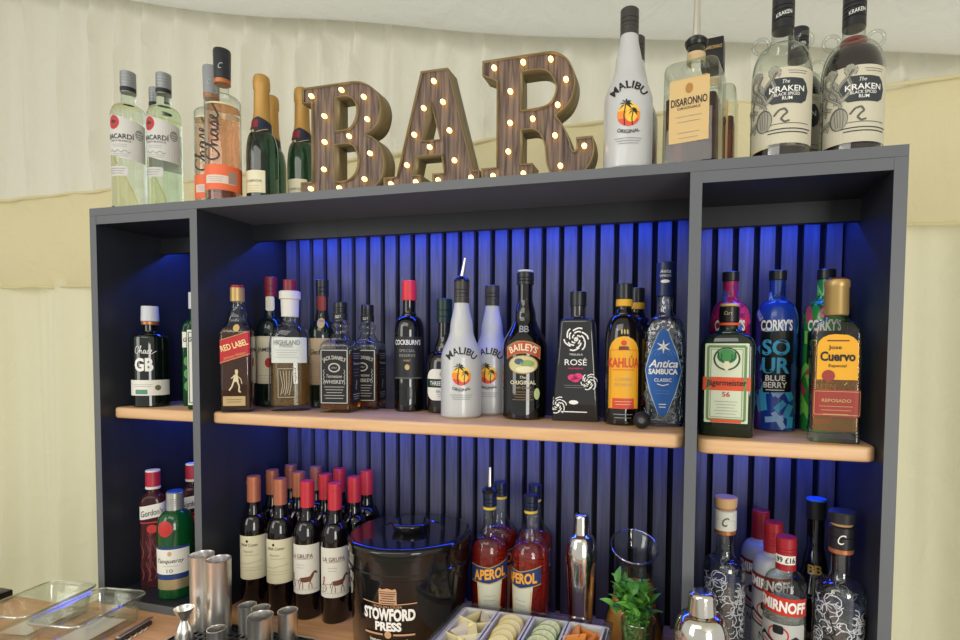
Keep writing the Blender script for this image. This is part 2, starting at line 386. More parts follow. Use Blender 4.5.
# ---------------- marquee letters ----------------
M_rust = wood('weathered_wood_face', '3c302e', '80695a', 'Z', .6, 1.3); M_rim = mat('aged_brass_rim', '82704e', .45, metal=.4); M_bulb = mat('glowing_bulb', 'fff0c8', .3, emit='ffc968', es=5)
LET = {
'B': (dict(outer=[(.504,.212),(.6,.212),(.625,.211),(.645,.204),(.662,.192),(.672,.175),(.675,.155),(.669,.133),(.658,.12),(.641,.112),(.66,.103),(.673,.088),(.681,.066),(.680,.042),(.672,.023),(.656,.008),(.636,.0005),(.5,.0005),(.5,.031),(.525,.031),(.525,.184),(.504,.184)],
  c1=[(.577,.187),(.603,.187),(.618,.179),(.625,.162),(.621,.142),(.608,.126),(.577,.123)], c2=[(.575,.098),(.605,.098),(.619,.09),(.627,.07),(.624,.047),(.612,.032),(.598,.028),(.575,.027)]),
  [(.526,.194),(.555,.153),(.555,.104),(.553,.052),(.523,.017),(.593,.198),(.641,.18),(.648,.138),(.609,.110),(.654,.074),(.642,.027),(.587,.014)]),
'A': (dict(outer=[(.759,.213),(.811,.213),(.860,.027),(.872,.027),(.872,.0005),(.782,.0005),(.782,.027),(.805,.027),(.8,.062),(.749,.062),(.741,.027),(.757,.027),(.757,.0005),(.682,.0005),(.682,.027),(.709,.027)],
  c1=[(.778,.159),(.797,.088),(.759,.088)]),
  [(.785,.192),(.803,.153),(.765,.146),(.746,.1),(.816,.101),(.777,.075),(.731,.046),(.826,.047),(.698,.014),(.749,.014),(.794,.014),(.858,.014)]),
'R': (dict(outer=[(.879,.216),(.99,.217),(1.012,.214),(1.03,.202),(1.041,.183),(1.045,.163),(1.041,.141),(1.03,.123),(1.01,.109),(1.024,.092),(1.035,.068),(1.040,.05),(1.045,.044),(1.050,.05),(1.049,.068),(1.076,.068),(1.079,.048),(1.074,.028),(1.062,.011),(1.045,.002),(1.025,.0005),(1.008,.008),(.998,.028),(.994,.059),(.986,.08),(.972,.09),(.949,.09),(.949,.031),(.971,.031),(.971,.0005),(.878,.0005),(.878,.029),(.906,.029),(.906,.180),(.879,.192)],
  c1=[(.948,.19),(.985,.19),(1.003,.18),(1.013,.158),(1.008,.138),(.992,.126),(.949,.123)]),
  [(.901,.201),(.954,.204),(1.003,.203),(1.030,.166),(1.016,.125),(.972,.106),(.931,.157),(.931,.103),(.928,.054),(.9,.014),(.956,.014),(1.012,.074),(1.022,.022),(1.063,.052)])}
LOFF = {'B': 'first of the three in the bar sign', 'A': 'middle one of the bar sign', 'R': 'last of the bar sign'}
def smooth_loop(L):
    o = []; n = len(L)
    for i in range(n):
        p0, p1, p2, p3 = L[i - 1], L[i], L[(i + 1) % n], L[(i + 2) % n]
        def dev(a, b, c):
            v = (b[0] - a[0], b[1] - a[1]); w_ = (c[0] - b[0], c[1] - b[1]); return abs(math.atan2(v[0] * w_[1] - v[1] * w_[0], v[0] * w_[0] + v[1] * w_[1]))
        o.append(p1); s1, s2 = dev(p0, p1, p2) < .85, dev(p1, p2, p3) < .85
        if (s1 or s2) and dist2(p1, p2) < .05:
            q0 = p0 if s1 else p1; q3 = p3 if s2 else p2
            if s1 and dist2(p0, p1) > .05: q0 = (p1[0] - (p1[0] - p0[0]) * .3, p1[1] - (p1[1] - p0[1]) * .3)
            if s2 and dist2(p2, p3) > .05: q3 = (p2[0] + (p3[0] - p2[0]) * .3, p2[1] + (p3[1] - p2[1]) * .3)
            for t in (.25, .5, .75): o.append(tuple(.5 * (2 * p1[j] + (p2[j] - q0[j]) * t + (2 * q0[j] - 5 * p1[j] + 4 * p2[j] - q3[j]) * t * t + (3 * p1[j] - q0[j] - 3 * p2[j] + q3[j]) * t ** 3) for j in (0, 1)))
    return o
def dist2(a, b): return math.hypot(a[0] - b[0], a[1] - b[1])
for ch, (loops, bulbs) in LET.items():
    cx = sum(p[0] for p in loops['outer']) / len(loops['outer'])
    rt = empty('marquee_letter', 'rusty brown marquee letter %s with warm bulbs, %s' % (ch, LOFF[ch]), 'marquee letter', (cx, .04, .0005), 0, 'marquee letters spelling BAR')
    sh = [[(x - cx, max(z - .0005, 0)) for x, z in (smooth_loop(L) if ch != 'A' else L)] for L in loops.values()]
    b = outline_mesh(sh, 0, .042, False); o = mk('rim', b, M_rim, rt, 30)
    md = o.modifiers.new('s', 'SOLIDIFY'); md.thickness = .0022; md.offset = 0
    mk('face', outline_mesh(sh, .005, .009), M_rust, rt, 30); mk('back', outline_mesh(sh, .038, .040), M_rust, rt, 30)
    for bx, bz in bulbs:
        bm = bmesh.new(); bmesh.ops.create_uvsphere(bm, u_segments=12, v_segments=8, radius=.0044, matrix=Matrix.Translation((bx - cx, -.001, bz)) @ Matrix.Diagonal((1, 1.5, 1, 1)))
        mk('bulb', bm, M_bulb, rt, 60)
# ---------------- bottle building ----------------
def glassy(name, col, trans=.9, ior=1.36, rough=.02): return mat(name, col, rough, trans=trans, ior=ior)
CLEAR = thin('clear_glass', 'f6f9f6', '98a49e', .045, .7); GREENTINT = thin('pale_green_glass', 'e4f2e2', '6f9a80', .05, .7)
def cyl(name, z0, z1, r, m, par, r1=None, ch=.001):
    r1 = r if r1 is None else r1
    return loft(name, [('l', z0, r - ch), ('l', z0 + ch, r), ('l', z1 - ch, r1), ('l', z1, r1 - ch)], m, par, smooth=40)
def ridged(name, z0, z1, r, m, par, n=3):
    k = [('l', z0, r)]
    for i in range(n):
        z = z0 + (z1 - z0) * (.25 + .5 * i / n) if n > 1 else (z0 + z1) / 2
        k += [('l', z, r), ('l', z + .0008, r * .94), ('l', z + .0016, r)]
    k += [('l', z1 - .0015, r), ('l', z1, r * .9)]
    return loft(name, k, m, par, smooth=40)
def pourer(par, z, r, m=None, tilt=.04, h=.045, wide=1):
    p = loft('pourer', [('l', z, r * 1.15), ('l', z + .004, r * 1.2), ('l', z + .008, r), ('l', z + .012, r * .6)], BLACK, par)
    bm = bmesh.new(); pv = None
    for i in range(5):
        t = i / 4; c = Vector((tilt * t * h * 3, 0, z + .01 + h * t)); rr = (.0042 - .0014 * t) * wide
        cur = [bm.verts.new(c + Vector((rr * cos(a), rr * sin(a), 0))) for a in [2 * pi * k / 14 for k in range(14)]]
        if pv:
            for k in range(14): bm.faces.new((pv[k], pv[(k + 1) % 14], cur[(k + 1) % 14], cur[k]))
        pv = cur
    bm.faces.new(pv); mk('spout', bm, STEEL, p)
ZT = .0005
def on_top(x, y): return (x, y, ZT)
def on_shelf(x, y): return (x, y, ZS + .0004)
def on_rshelf(x, y): return (x, y, ZR + .0004)
def on_base(x, y): return (x, y, ZB + .0004)
def on_counter(x, y): return (x, y, ZC + .0004)

# white rum bottles (top)
def rum():
    r = .0325; t = empty('rum_bottle', 'clear white rum bottle with red disc label at far left of the top board', 'bottle', on_top(.070, .036), 20, 'clear rum bottles on the top board')
    k = [('l', 0, r * .9), ('l', .003, r), ('l', .195, r), ('q', .221, r * .55), ('c', .232, .0135), ('l', .252, .0132)]
    sf = surf(k); loft('glass_body', k, CLEAR_LIQ, t); 
    cyl('cap', .247, .292, .0145, mat('grey_cap', '8d9092', .35, metal=.4), t)
    d = Decal(surf([('l', 0, .0145), ('l', 1, .0145)])); d.rect(0, .254, .05, .009, INK); d.fine(0, .28, .03, 3, .006, SILVER, th=.001); d.build('cap_band', t)
    d = Decal(sf); d.poly([(-.032, .165), (-.022, .193), (.01, .186), (.05, .176), (.05, .098), (.01, .1), (-.032, .112)], mat('pearl_label', 'c9c7c2', .5)); d.build('label', t); d = Decal(sf); d.rect(-.01, .075, .05, .02, mat('pearl_label', 'c9c7c2'), r=.004); d.build('lower_label', t)
    d = Decal(sf, .0006); d.disc(-.012, .176, .0125, .0145, REDI, 1); d.disc(-.012, .176, .009, .0105, mat('dull_red_ink', 'a83a3a', .5), 2)
    d.poly([(-.02, .177), (-.012, .173), (-.004, .177), (-.012, .181)], mat('dark_red', '5c1518', .5), 3)
    d.text('BACARD\u00cd', 0, .148, .052, .013, INK, .012); d.text('CARTA BLANCA', 0, .1375, .042, .004, INK); d.fine(0, .13, .03, 2, .004, GREYI); d.line([(-.02 + .004 * i, .116 + .003 * sin(i * 1.9)) for i in range(11)], .0012, GREYI); d.fine(0, .11, .034, 2, .004, GREYI)
    d.disc(.036, .155, .008, .011, GREYI); d.fine(.036, .158, .012, 3, .005, PAPER, 3, .001); d.fine(-.01, .08, .04, 3, .005, GREYI, th=.0012); d.build('lettering', t)
    return t
CLEAR_LIQ = glassy('clear_spirit', 'e9f5ea', 1, 1.25)
rb = rum()
dup(rb, 'clear white rum bottle, front right one of the far left three', on_top(.139, .060), 16)
dup(rb, 'clear white rum bottle almost hidden behind two others at far left', on_top(.062, .108), 20)

# pink gin on top
def pinkgin():
    r = .0335; t = empty('gin_bottle', 'tall rose gold gin bottle with black stopper and upright script on the top board', 'bottle', on_top(.313, .041), 33, 'tall rose gin bottles on the top board')
    k = [('l', 0, r * .93), ('l', .002, r), ('l', .205, r), ('q', .218, r * .45), ('c', .224, .012), ('l', .243, .012)]
    sf = surf(k); loft('glass_body', k, CLEAR, t); loft('liquid', [('l', .006, r - .002), ('l', .192, r - .002)], glassy('rose_spirit', 'f7cfb8', 1, 1.2), t)
    cyl('neck_ring', .24, .25, .0155, COPPER, t); o = loft('stopper', [('l', .25, .0155), ('l', .305, .0165), ('l', .309, .0155), ('l', .311, .011)], mat('navy_black_cap', '25262c', .35), t)
    d = Decal(surf([('l', 0, .0164), ('l', 1, .0164)])); d.text('C', 0, .272, .008, .012, SILVER, 0, .4); d.build('cap_emblem', t)
    d = Decal(sf); d.rect(.01, .046, .105, .05, mat('coral_label', 'e2683c', .5)); d.rect(0, .042, .06, .016, mat('pale_pink_label', 'd9c6ba', .5), 1); d.rect(.024, .047, .018, .024, mat('copper_grey_label', 'a08478', .5), 2); d.fine(-.008, .046, .03, 3, .004, GREYI, 3); d.build('label', t)
    d = Decal(sf, .0006); d.script(-.016, .135, .11, .034, INK, .0032, rot=90); d.disc(0, .192, .03, .0015, mat('pale_rim', 'd8d2a8', .3)); d.build('lettering', t)
    return t
pg = pinkgin(); pg2 = dup(pg, 'tall rose gin bottle with grey stopper half hidden behind a black-stoppered one', on_top(.236, .089), 33)

for ch_ in pg2.children:
    if ch_.name.startswith('stopper'):
        ch_.data = ch_.data.copy(); ch_.data.materials[0] = mat('grey_stopper', '8d8f92', .4)

# champagne
def champ():
    r = .0305; t = empty('champagne_bottle', 'dark green champagne bottle with gold foil, leftmost on the top board', 'bottle', on_top(.375, .079), 18, 'gold foiled champagne bottles on the top board')
    k = [('l', 0, r * .9), ('l', .003, r), ('l', .10, r), ('q', .15, r * .68), ('s', .19, .0145), ('l', .262, .013)]
    sf = surf(k); loft('glass_body', k, mat('champagne_green', '244a38', .05, trans=.95, ior=1.42, coat=.5), t)
    kf = [('l', .165, .0187), ('s', .195, .0155), ('l', .237, .0145), ('l', .241, .0162), ('l', .255, .0165), ('l', .262, .0155), ('q', .27, .008)]
    loft('foil', kf, mat('gold_foil_neck', 'b98f4c', .5, metal=.3), t); 
    d = Decal(surf([('l', .13, .0262), ('l', .165, .0196), ('l', .19, .017)]), .0006); d.poly([(-.03, .168), (0, .180), (.03, .168), (.03, .156), (0, .145), (-.03, .156)], mat('navy_sash', '1c2238', .5)); d.rect(-.008, .165, .018, .016, mat('wine_sash', '7c1c24', .5), 1); d.line([(-.02, .153), (-.003, .146), (.02, .156)], .0012, GOLDI); d.poly([(-.012, .151), (-.008, .153), (.0, .128), (-.004, .126)], GOLDI, 1); d.build('neck_sash', t)
    d = Decal(sf); d.rect(-.006, .045, .047, .045, CREAM); d.build('label', t); d = Decal(sf, .0006); d.text('CHAMPAGNE', -.006, .046, .034, .005, GREYI, .01); d.fine(-.006, .036, .025, 3, .005, GOLDI); d.build('lettering', t)
    return t
cp = champ(); dup(cp, 'gold foiled champagne bottle hidden behind the leftmost one', on_top(.327, .162), 18); dup(cp, 'champagne bottle with gold foil standing right beside letter B', on_top(.419, .148), 22)

# coconut liqueur
def coconut():
    r = .0402; t = empty('liqueur_bottle', 'white coconut liqueur bottle with palm sunset and dark cap on the top board', 'bottle', on_top(1.135, .046), 7, 'white coconut liqueur bottles')
    k = [('l', 0, r * .9), ('l', .004, r), ('l', .115, r), ('s', .175, .0225), ('s', .225, .0148), ('l', .24, .0142)]
    sf = surf(k); loft('glass_body', k, mat('frosted_white_glass', 'bebfc0', .3, coat=.3), t)
    ridged('cap', .225, .268, .0152, mat('dark_grey_cap', '3a3634', .35), t, 3)
    O1 = mat('sunset_orange', 'e88a2c', .5); O2 = mat('sunset_yellow', 'f0c040', .5); O3 = mat('sunset_red', 'd8503c', .5)
    d = Decal(sf); zc = .083
    def band(z0, z1, m):
        R = .0185; p = []
        for i in range(9): z = z0 + (z1 - z0) * i / 8; p.append((sqrt(max(R * R - (z - zc) ** 2, 0)), z))
        d.poly(p + [(-a, b) for a, b in p[::-1]], m, 1)
    band(zc - .0184, zc - .006, O3); band(zc - .006, zc + .006, O1); band(zc + .006, zc + .0184, O2)
    d.disc(.004, zc - .002, .009, .010, O2, 2)
    def palm(x, z, h, s):
        d.line([(x, z), (x - .001 * s, z + h * .5), (x + .001 * s, z + h)], .0016, INK, 3)
        for a in (-30, 5, 40, 80, 120, 160, 205):
            c, n = cos(radians(a)), sin(radians(a)); L = .009 * s; bx, bz = x + .001 * s, z + h
            d.poly([(bx, bz), (bx + c * L * .5 - n * .0016, bz + n * L * .5 + c * .0016 + .001), (bx + c * L, bz + n * L - .003), (bx + c * L * .5 + n * .0012, bz + n * L * .5 - c * .0012)][::1], INK, 3)
    palm(-.006, zc - .017, .033, 1.3); palm(.006, zc - .017, .022, .95)
    d.text('MALIBU', 0, .1315, .066, .014, INK, .02, R=.036); d.text('ORIGINAL', 0, .056, .036, .0058, INK, .012, R=-.04); d.fine(0, .046, .044, 3, .004, GREYI, th=.001); d.build('lettering', t)
    return t
mb = coconut(); dup(mb, 'white coconut liqueur bottle hidden behind its twin on the top board', on_top(1.139, .13), 7)
m1 = dup(mb, 'white coconut liqueur bottle with metal pourer, front one on the shelf', on_shelf(.806, .122), 23); pourer(m1, .266, .013, tilt=.06, h=.038)
dup(mb, 'white coconut liqueur bottle behind the one with a pourer', on_shelf(.843, .198), 8)

# amaretto
def amar():
    h = .043; t = empty('amaretto_bottle', 'square amaretto bottle with long steel pourer on the top board', 'bottle', on_top(1.242, .058), -13, 'square amaretto bottles on the top board')
    k = [('l', 0, h * .93, h * .93, .008), ('l', .004, h, h, .008), ('l', .15, h * .985, h * .985, .01), ('q', .165, h * .8, h * .8, .012), ('c', .169, .0145, .0145, .0145), ('l', .206, .0142, .0142, .0142)]
    sf = surf(k); loft('glass_body', k, CLEAR, t)
    loft('liquid', [('l', .006, h - .004, h - .004, .007), ('l', .108, h - .004, h - .004, .007)], glassy('amaretto_red_brown', '7a3a30', .92, 1.2), t)
    d = Decal(sf); d.rect(0, .084, .062, .098, mat('amber_label', 'd0b078', .5), r=.001); d.build('label', t)
    d = Decal(sf, .0006); d.disc(0, .118, .006, .008, mat('tan_ink', 'a87838', .5)); d.text('DISARONNO', 0, .098, .056, .012, INK, .012); d.text('ORIGINALE', 0, .088, .036, .004, INK); d.fine(0, .075, .04, 2, .008, GREYI); d.fine(0, .05, .035, 2, .008, GREYI); d.rect(0, .134, .056, .001, GOLDI); d.build('lettering', t)
    d = Decal(surf([('l', 0, .0144), ('l', 1, .0144)])); d.rect(0, .181, .07, .015, mat('beige_neck_label', 'c8b088', .5)); d.text('VELVET', 0, .181, .02, .006, GOLDI, layer=1); d.build('neck_label', t)
    return t
am = amar(); a2 = dup(am, 'amaretto bottle with square black cap behind the one with the pourer', on_top(1.272, .155), -8)
loft('stopper', [('l', .2, .016), ('l', .204, .0175)], BLACK, am); pourer(am, .204, .0155, tilt=0, h=.075, wide=1.6)
bm = bmesh.new(); box(bm, -.019, .019, -.019, .019, .205, .255); bevel(bm, .0015); mk('cap', bm, mat('square_black_cap', '1c1c1e', .35), a2)
d = Decal(surf([('l', 0, .019, .019, .001), ('l', 1, .019, .019, .001)])); d.text('DISARONNO', .0, .238, .033, .006, GOLDI, .01); d.build('cap_lettering', a2)

# spiced rum with two ring handles
def spiced(full=True):
    r = .0442; t = empty('spiced_rum_bottle', 'x', 'bottle', on_top(1.477, .08), 0, 'ring handled spiced rum bottles')
    k = [('l', 0, r * .92), ('l', .004, r), ('l', .135, r), ('q', .182, r * .48), ('s', .196, .0165), ('l', .24, .0145)]
    sf = surf(k); loft('glass_body', k, CLEAR, t)
    loft('liquid', [('l', .006, r - .003), ('l', .135, r - .003), ('q', .175 if full else .136, r * .5 if full else r - .004)] if full else [('l', .006, r - .003), ('l', .018, r - .003)], mat('near_black_rum', '241418', .1, coat=.3), t)
    if full: cyl('red_liquid_neck', .176, .19, .0185, mat('dark_red_rum', '7a2a20', .2), t)
    ridged('cap', .208, .26, .0165, mat('black_wrap_cap', '222226', .35), t, 4)
    d = Decal(surf([('l', 0, .0165), ('l', 1, .0165)])); d.text('KRAKEN', 0, .228, .024, .006, WHITEI, .005, .2, rot=12); d.build('cap_lettering', t)
    for s in (-1, 1):
        bm = bmesh.new()
        n1, n2 = 18, 8; c = Vector((s * .031, 0, .19)); vs = []
        for i in range(n1):
            a = 2 * pi * i / n1; ring_ = []
            for j in range(n2):
                b = 2 * pi * j / n2; R = .0115 + .0028 * cos(b); ring_.append(bm.verts.new(c + Vector((R * cos(a), .0028 * sin(b), R * sin(a)))))
            vs.append(ring_)
        for i in range(n1):
            for j in range(n2): bm.faces.new((vs[i][j], vs[(i + 1) % n1][j], vs[(i + 1) % n1][(j + 1) % n2], vs[i][(j + 1) % n2]))
        mk('ring_handle', bm, CLEAR, t, 80)
    d = Decal(sf); d.rect(0, .077, .112, .112, mat('parchment_label', 'c9c2ac', .6)); d.build('label', t)
    D = mat('dark_slate_ink', '34383c', .5); d = Decal(sf, .0006)
    d.poly([(-.024, .112), (-.018, .118), (.028, .116), (.034, .11), (.038, .098), (.034, .084), (.026, .079), (-.016, .08), (-.024, .087), (-.028, .1)], D, 1)
    d.text('The', .003, .1115, .01, .0055, WHITEI, 0, .3); d.text('KRAKEN', .005, .101, .05, .0085, WHITEI, .014); d.text('BLACK SPICED', .005, .093, .036, .0045, WHITEI, .01); d.text('RUM', .005, .0868, .014, .005, WHITEI, .01)
    G = mat('engraving_ink', '5a5a56', .6)
    LG = mat('light_engraving', '9d9a8c', .6)
    for i, (x0, z0, bx, bz, cl) in enumerate(((-.034, .08, -.05, .125, 1), (-.03, .085, -.036, .128, -1), (-.028, .082, -.018, .126, 1), (-.04, .075, -.058, .1, 1), (-.042, .07, -.06, .08, -1), (-.04, .06, -.056, .05, 1), (-.022, .085, -.008, .128, -1), (-.03, .075, -.044, .108, 1))):
        pts = [(x0 + (bx - x0) * u + .006 * sin(u * 6 + i), z0 + (bz - z0) * u) for u in [j / 8 for j in range(9)]] + [(bx + cl * .006 * (1 - cos(v)), bz + .006 * sin(v)) for v in (.8, 1.6, 2.4, 3.2, 4.2)]
        d.line(pts, .0058, G, .5 + i * .1); d.line(pts, .0042, LG, 1 + i * .1); d.line([(a_ + .001, b_) for a_, b_ in pts[1:9:1]], .0012, G, 2)
    d.disc(-.028, .058, .013, .017, G, 3); d.disc(-.027, .057, .0112, .0152, LG, 4); [d.line([(-.034 + .004 * q_, .071), (-.033 + .004 * q_, .058), (-.031 + .003 * q_, .045)], .0008, G, 5) for q_ in range(4)]; d.line([(-.013, .062), (-.006, .07), (.002, .072), (.006, .066), (.001, .062), (-.003, .057), (.002, .052), (.009, .054)], .0028, G)
    d.fine(.02, .127, .03, 2, .0035, G); d.fine(.01, .05, .06, 1, .004, G, th=.001); d.fine(.01, .042, .07, 2, .005, D, th=.0016); d.build('lettering', t)
    return t
k2 = spiced(True); k2['label'] = 'full dark spiced rum bottle with ring handles at right end of top board'
k1 = spiced(False); k1['label'] = 'empty ring handled spiced rum bottle left of the full dark one'; k1.location = on_top(1.372, .06); k1.rotation_euler.z = radians(-4); k1.scale = (1, 1, 1.0)
kb = dup(k2, 'dark spiced rum bottle hidden behind the empty ring handled one', on_top(1.412, .16), -8)

# ---------------- shelf bottles ----------------
def gb():
    r = .0365; t = empty('gin_bottle', 'squat black-green gin bottle with white cap alone on left compartment shelf', 'bottle', on_shelf(.074, .072), 38)
    k = [('l', 0, r * .92), ('l', .003, r), ('l', .152, r), ('q', .164, r * .5), ('c', .17, .0125), ('l', .185, .0125)]
    sf = surf(k); loft('glass_body', k, mat('black_green_glass', '0b120f', .05, coat=.6), t); cyl('neck_ring', .182, .19, .0165, COPPER, t); cyl('cap', .19, .224, .0175, mat('pale_grey_cap', 'c9ccd2', .4), t, .0165)
    d = Decal(sf); d.rect(0, .043, .1, .034, PAPER); d.build('label', t)
    d = Decal(sf, .0006); d.text('GB', -.006, .094, .036, .03, WHITEI, .04); d.script(-.002, .126, .04, .018, WHITEI, .0011); d.fine(-.01, .05, .04, 2, .004, GREYI); d.rect(-.012, .034, .025, .01, mat('sage_ink', '5a8a78', .5)); d.disc(.02, .043, .006, .006, mat('olive_seal', '6c6a4a', .5)); d.build('lettering', t)
gb()
def greengin(label, loc, rz, wh=False):
    r = .024; t = empty('gin_bottle', label, 'bottle', loc, rz)
    k = [('l', 0, r * .92, r * .75, .006), ('l', .003, r, r * .8, .008), ('l', .17, r, r * .8, .008), ('q', .195, r * .5, r * .5, .012), ('s', .205, .011), ('l', .22, .011)]
    sf = surf(k); loft('glass_body', k, glassy('green_gin_glass', '1f6b3a', .7, 1.4), t); cyl('cap', .22, .258, .0135, mat('pale_grey_cap', ''), t)
    d = Decal(sf); d.rect(0, .15 if not wh else .09, .042, .035 if not wh else .16, PAPER); d.build('label', t)
    d = Decal(sf, .0006); z = .15
    if wh: d.border(0, .09, .036, .15, .0015, mat('green_ink', '2c6a48', .5))
    d.text("Gordon's", 0, z, .036, .01, INK, .01, .2); d.fine(0, z - .012, .025, 3, .005, GREYI)
    if not wh:
        for i in range(9): d.disc(-.012 + .012 * (i % 3), .045 + .028 * (i // 3), .006, .011, mat('leaf_green_ink', '4f9a4a', .5), 1, 7)
    d.build('lettering', t)
greengin('green glass gin bottle with grey cap behind the left divider', on_shelf(.152, .118), 25)
greengin('green gin bottle with tall white label, cut off by the left divider', on_shelf(.224, .064), 30, True)

def redlabel():
    h = .0292; t = empty('whisky_bottle', 'square whisky bottle with slanted red label and gold cap', 'bottle', on_shelf(.331, .054), 31, None, .985)
    k = [('l', 0, h * .95, h * .95, .006), ('l', .003, h, h, .006), ('l', .165, h, h, .007), ('s', .195, .019, .019, .014), ('s', .225, .0125, .0125, .0125), ('l', .238, .012, .012, .012)]
    sf = surf(k); loft('glass_body', k, CLEAR, t); loft('liquid', [('l', .008, h - .002, h - .002, .005), ('l', .163, h - .002, h - .002, .006), ('s', .176, .025, .025, .012)], glassy('brown_whisky', '8a4018', .85, 1.3), t); cyl('cap', .232, .262, .0138, mat('gold_cap', 'b89a62', .35, metal=.4), t); cyl('cap_top', .262, .267, .0125, REDCAP, t)
    d = Decal(sf); d.poly([(-.029, .101), (.029, .121), (.029, .178 - .008), (-.029, .150)], mat('scarlet_label', 'b8242c', .5)); d.rect(-.002, .024, .042, .02, mat('tan_label', 'b9a070', .5)); d.build('label', t)
    d = Decal(sf, .0006); d.text('RED LABEL', -.001, .140, .053, .0125, mat('bright_gold_ink', 'f0d89a', .5), .02, rot=18); d.text('Johnnie Walker', 0, .118, .045, .007, GOLDI, 0, .3, rot=18); d.line([(-.028, .150), (.028, .170)], .001, GOLDI); d.line([(-.028, .103), (.028, .123)], .0012, GOLDI)
    W_ = mat('pale_gold_ink', 'd8c69a', .5); d.disc(.003, .176, .006, .008, GOLDI)
    d.disc(.003, .083, .0028, .0034, W_); d.rect(.003, .0878, .0046, .0035, W_); d.rect(.003, .086, .008, .0008, W_); d.poly([(-.002, .079), (.005, .08), (.007, .064), (-.004, .064)], W_); d.line([(-.002, .066), (-.006, .054), (-.011, .046)], .0028, W_); d.line([(.004, .066), (.008, .055), (.007, .044), (.011, .043)], .0028, W_); d.line([(.004, .077), (.011, .07), (.013, .06)], .0014, W_); d.line([(-.001, .077), (-.007, .071)], .0018, W_)
    d.fine(-.002, .027, .03, 2, .005, INK); d.build('lettering', t)
redlabel()
def roundwhisky(label, loc, rz, h, r, glass, capm, neckm, labm, caplen=.035, words=None, band=None, name='whiskey_bottle'):
    t = empty(name, label, 'bottle', loc, rz)
    k = [('l', 0, r * .92), ('l', .003, r), ('l', h * .55, r), ('q', h * .68, r * .5), ('s', h * .76, .0125), ('l', h - .02, .012)]
    sf = surf(k); loft('glass_body', k, glass, t); ridged('cap', h - caplen, h, .0138, capm, t, 2)
    if neckm: d = Decal(surf([('l', 0, .0132), ('l', h * .72, .0158), ('l', h * .76, .0132), ('l', 1, .0132)])); d.rect(0, h - caplen - .016, .02, .034, neckm, r=.006); d.build('neck_label', t)
    d = Decal(sf); d.rect(0, h * .36, r * 2.6, h * .36, labm); d.build('label', t)
    d = Decal(sf, .0006)
    if words:
        for (s, x, z, w_, hh, m, b) in words: d.text(s, x, z, w_, hh, m, b)
    if band: d.disc(*band)
    d.fine(0, h * .24, r * 1.6, 4, .006, GREYI); d.border(0, h * .36, r * 2.5, h * .34, .0008, GOLDI); d.build('lettering', t)
    return t
roundwhisky('green Irish whiskey bottle with maroon cap behind the red labelled whisky', on_shelf(.318, .165), 30, .295, .031, mat('dark_green_glass', '0c1a14', .05, coat=.5), mat('maroon_cap', '7c2030', .35), CREAM, CREAM, .045, [('JAMESON', 0, .128, .052, .012, INK, .015)], (0, .1, .008, .011, REDI))
def highland():
    w_, dp = .0425, .03; t = empty('whisky_bottle', 'pale whisky bottle with white collar and maroon cap, white upper label', 'bottle', on_shelf(.416, .108), 33)
    k = [('l', 0, w_ * .95, dp * .95, dp * .9), ('l', .004, w_, dp, dp), ('l', .135, w_ * .98, dp, dp), ('q', .182, .021, .019, .019), ('s', .192, .0165, .0165, .0165), ('l', .22, .0158, .0158, .0158)]
    sf = surf(k); loft('glass_body', k, CLEAR, t)
    loft('liquid', [('l', .012, w_ - .004, dp - .004, dp - .004), ('l', .118, w_ - .004, dp - .004, dp - .004)], glassy('golden_whisky', 'b08a50', .75, 1.34), t)
    loft('collar', [('l', .2, .0172), ('l', .236, .0185), ('l', .238, .0215), ('l', .253, .0215), ('l', .255, .019)], mat('white_collar', 'd5d2c8', .4), t); cyl('cap', .253, .279, .0135, mat('maroon_cap', ''), t)
    d = Decal(sf); d.rect(0, .129, .074, .054, mat('pale_blue_white_label', 'cfd3cc', .55), r=.002); d.build('label', t)
    d = Decal(sf, .0006); d.text('HIGHLAND', -.004, .145, .052, .010, GREYI, .025); d.text('PARK', -.004, .138, .026, .007, GREYI, .01); d.fine(-.004, .129, .046, 4, .005, GREYI); d.build('lettering', t)
    d = Decal(sf, .0003); G = mat('etched_glass', 'a8a090', .35); d.border(-.004, .06, .034, .06, .0014, G)
    for i in range(5): d.line([(-.016 + .004 * i, .034 + .004 * (i % 2)), (-.012 + .004 * i, .055), (-.017 + .006 * i, .086)], .0014, G)
    d.build('etching', t)
highland()
roundwhisky('dark green single malt bottle with dark cap behind the two square whiskey bottles', on_shelf(.436, .19), 28, .289, .03, mat('dark_green_glass', ''), mat('black_cap', '1e2022', .3), mat('rust_orange_label', '8a2e20', .5), mat('beige_label', 'c2a98a', .6), .038, [('Glenfiddich', 0, .125, .05, .012, INK, .01)], (0, .19, .008, .012, GOLDI), 'whisky_bottle')
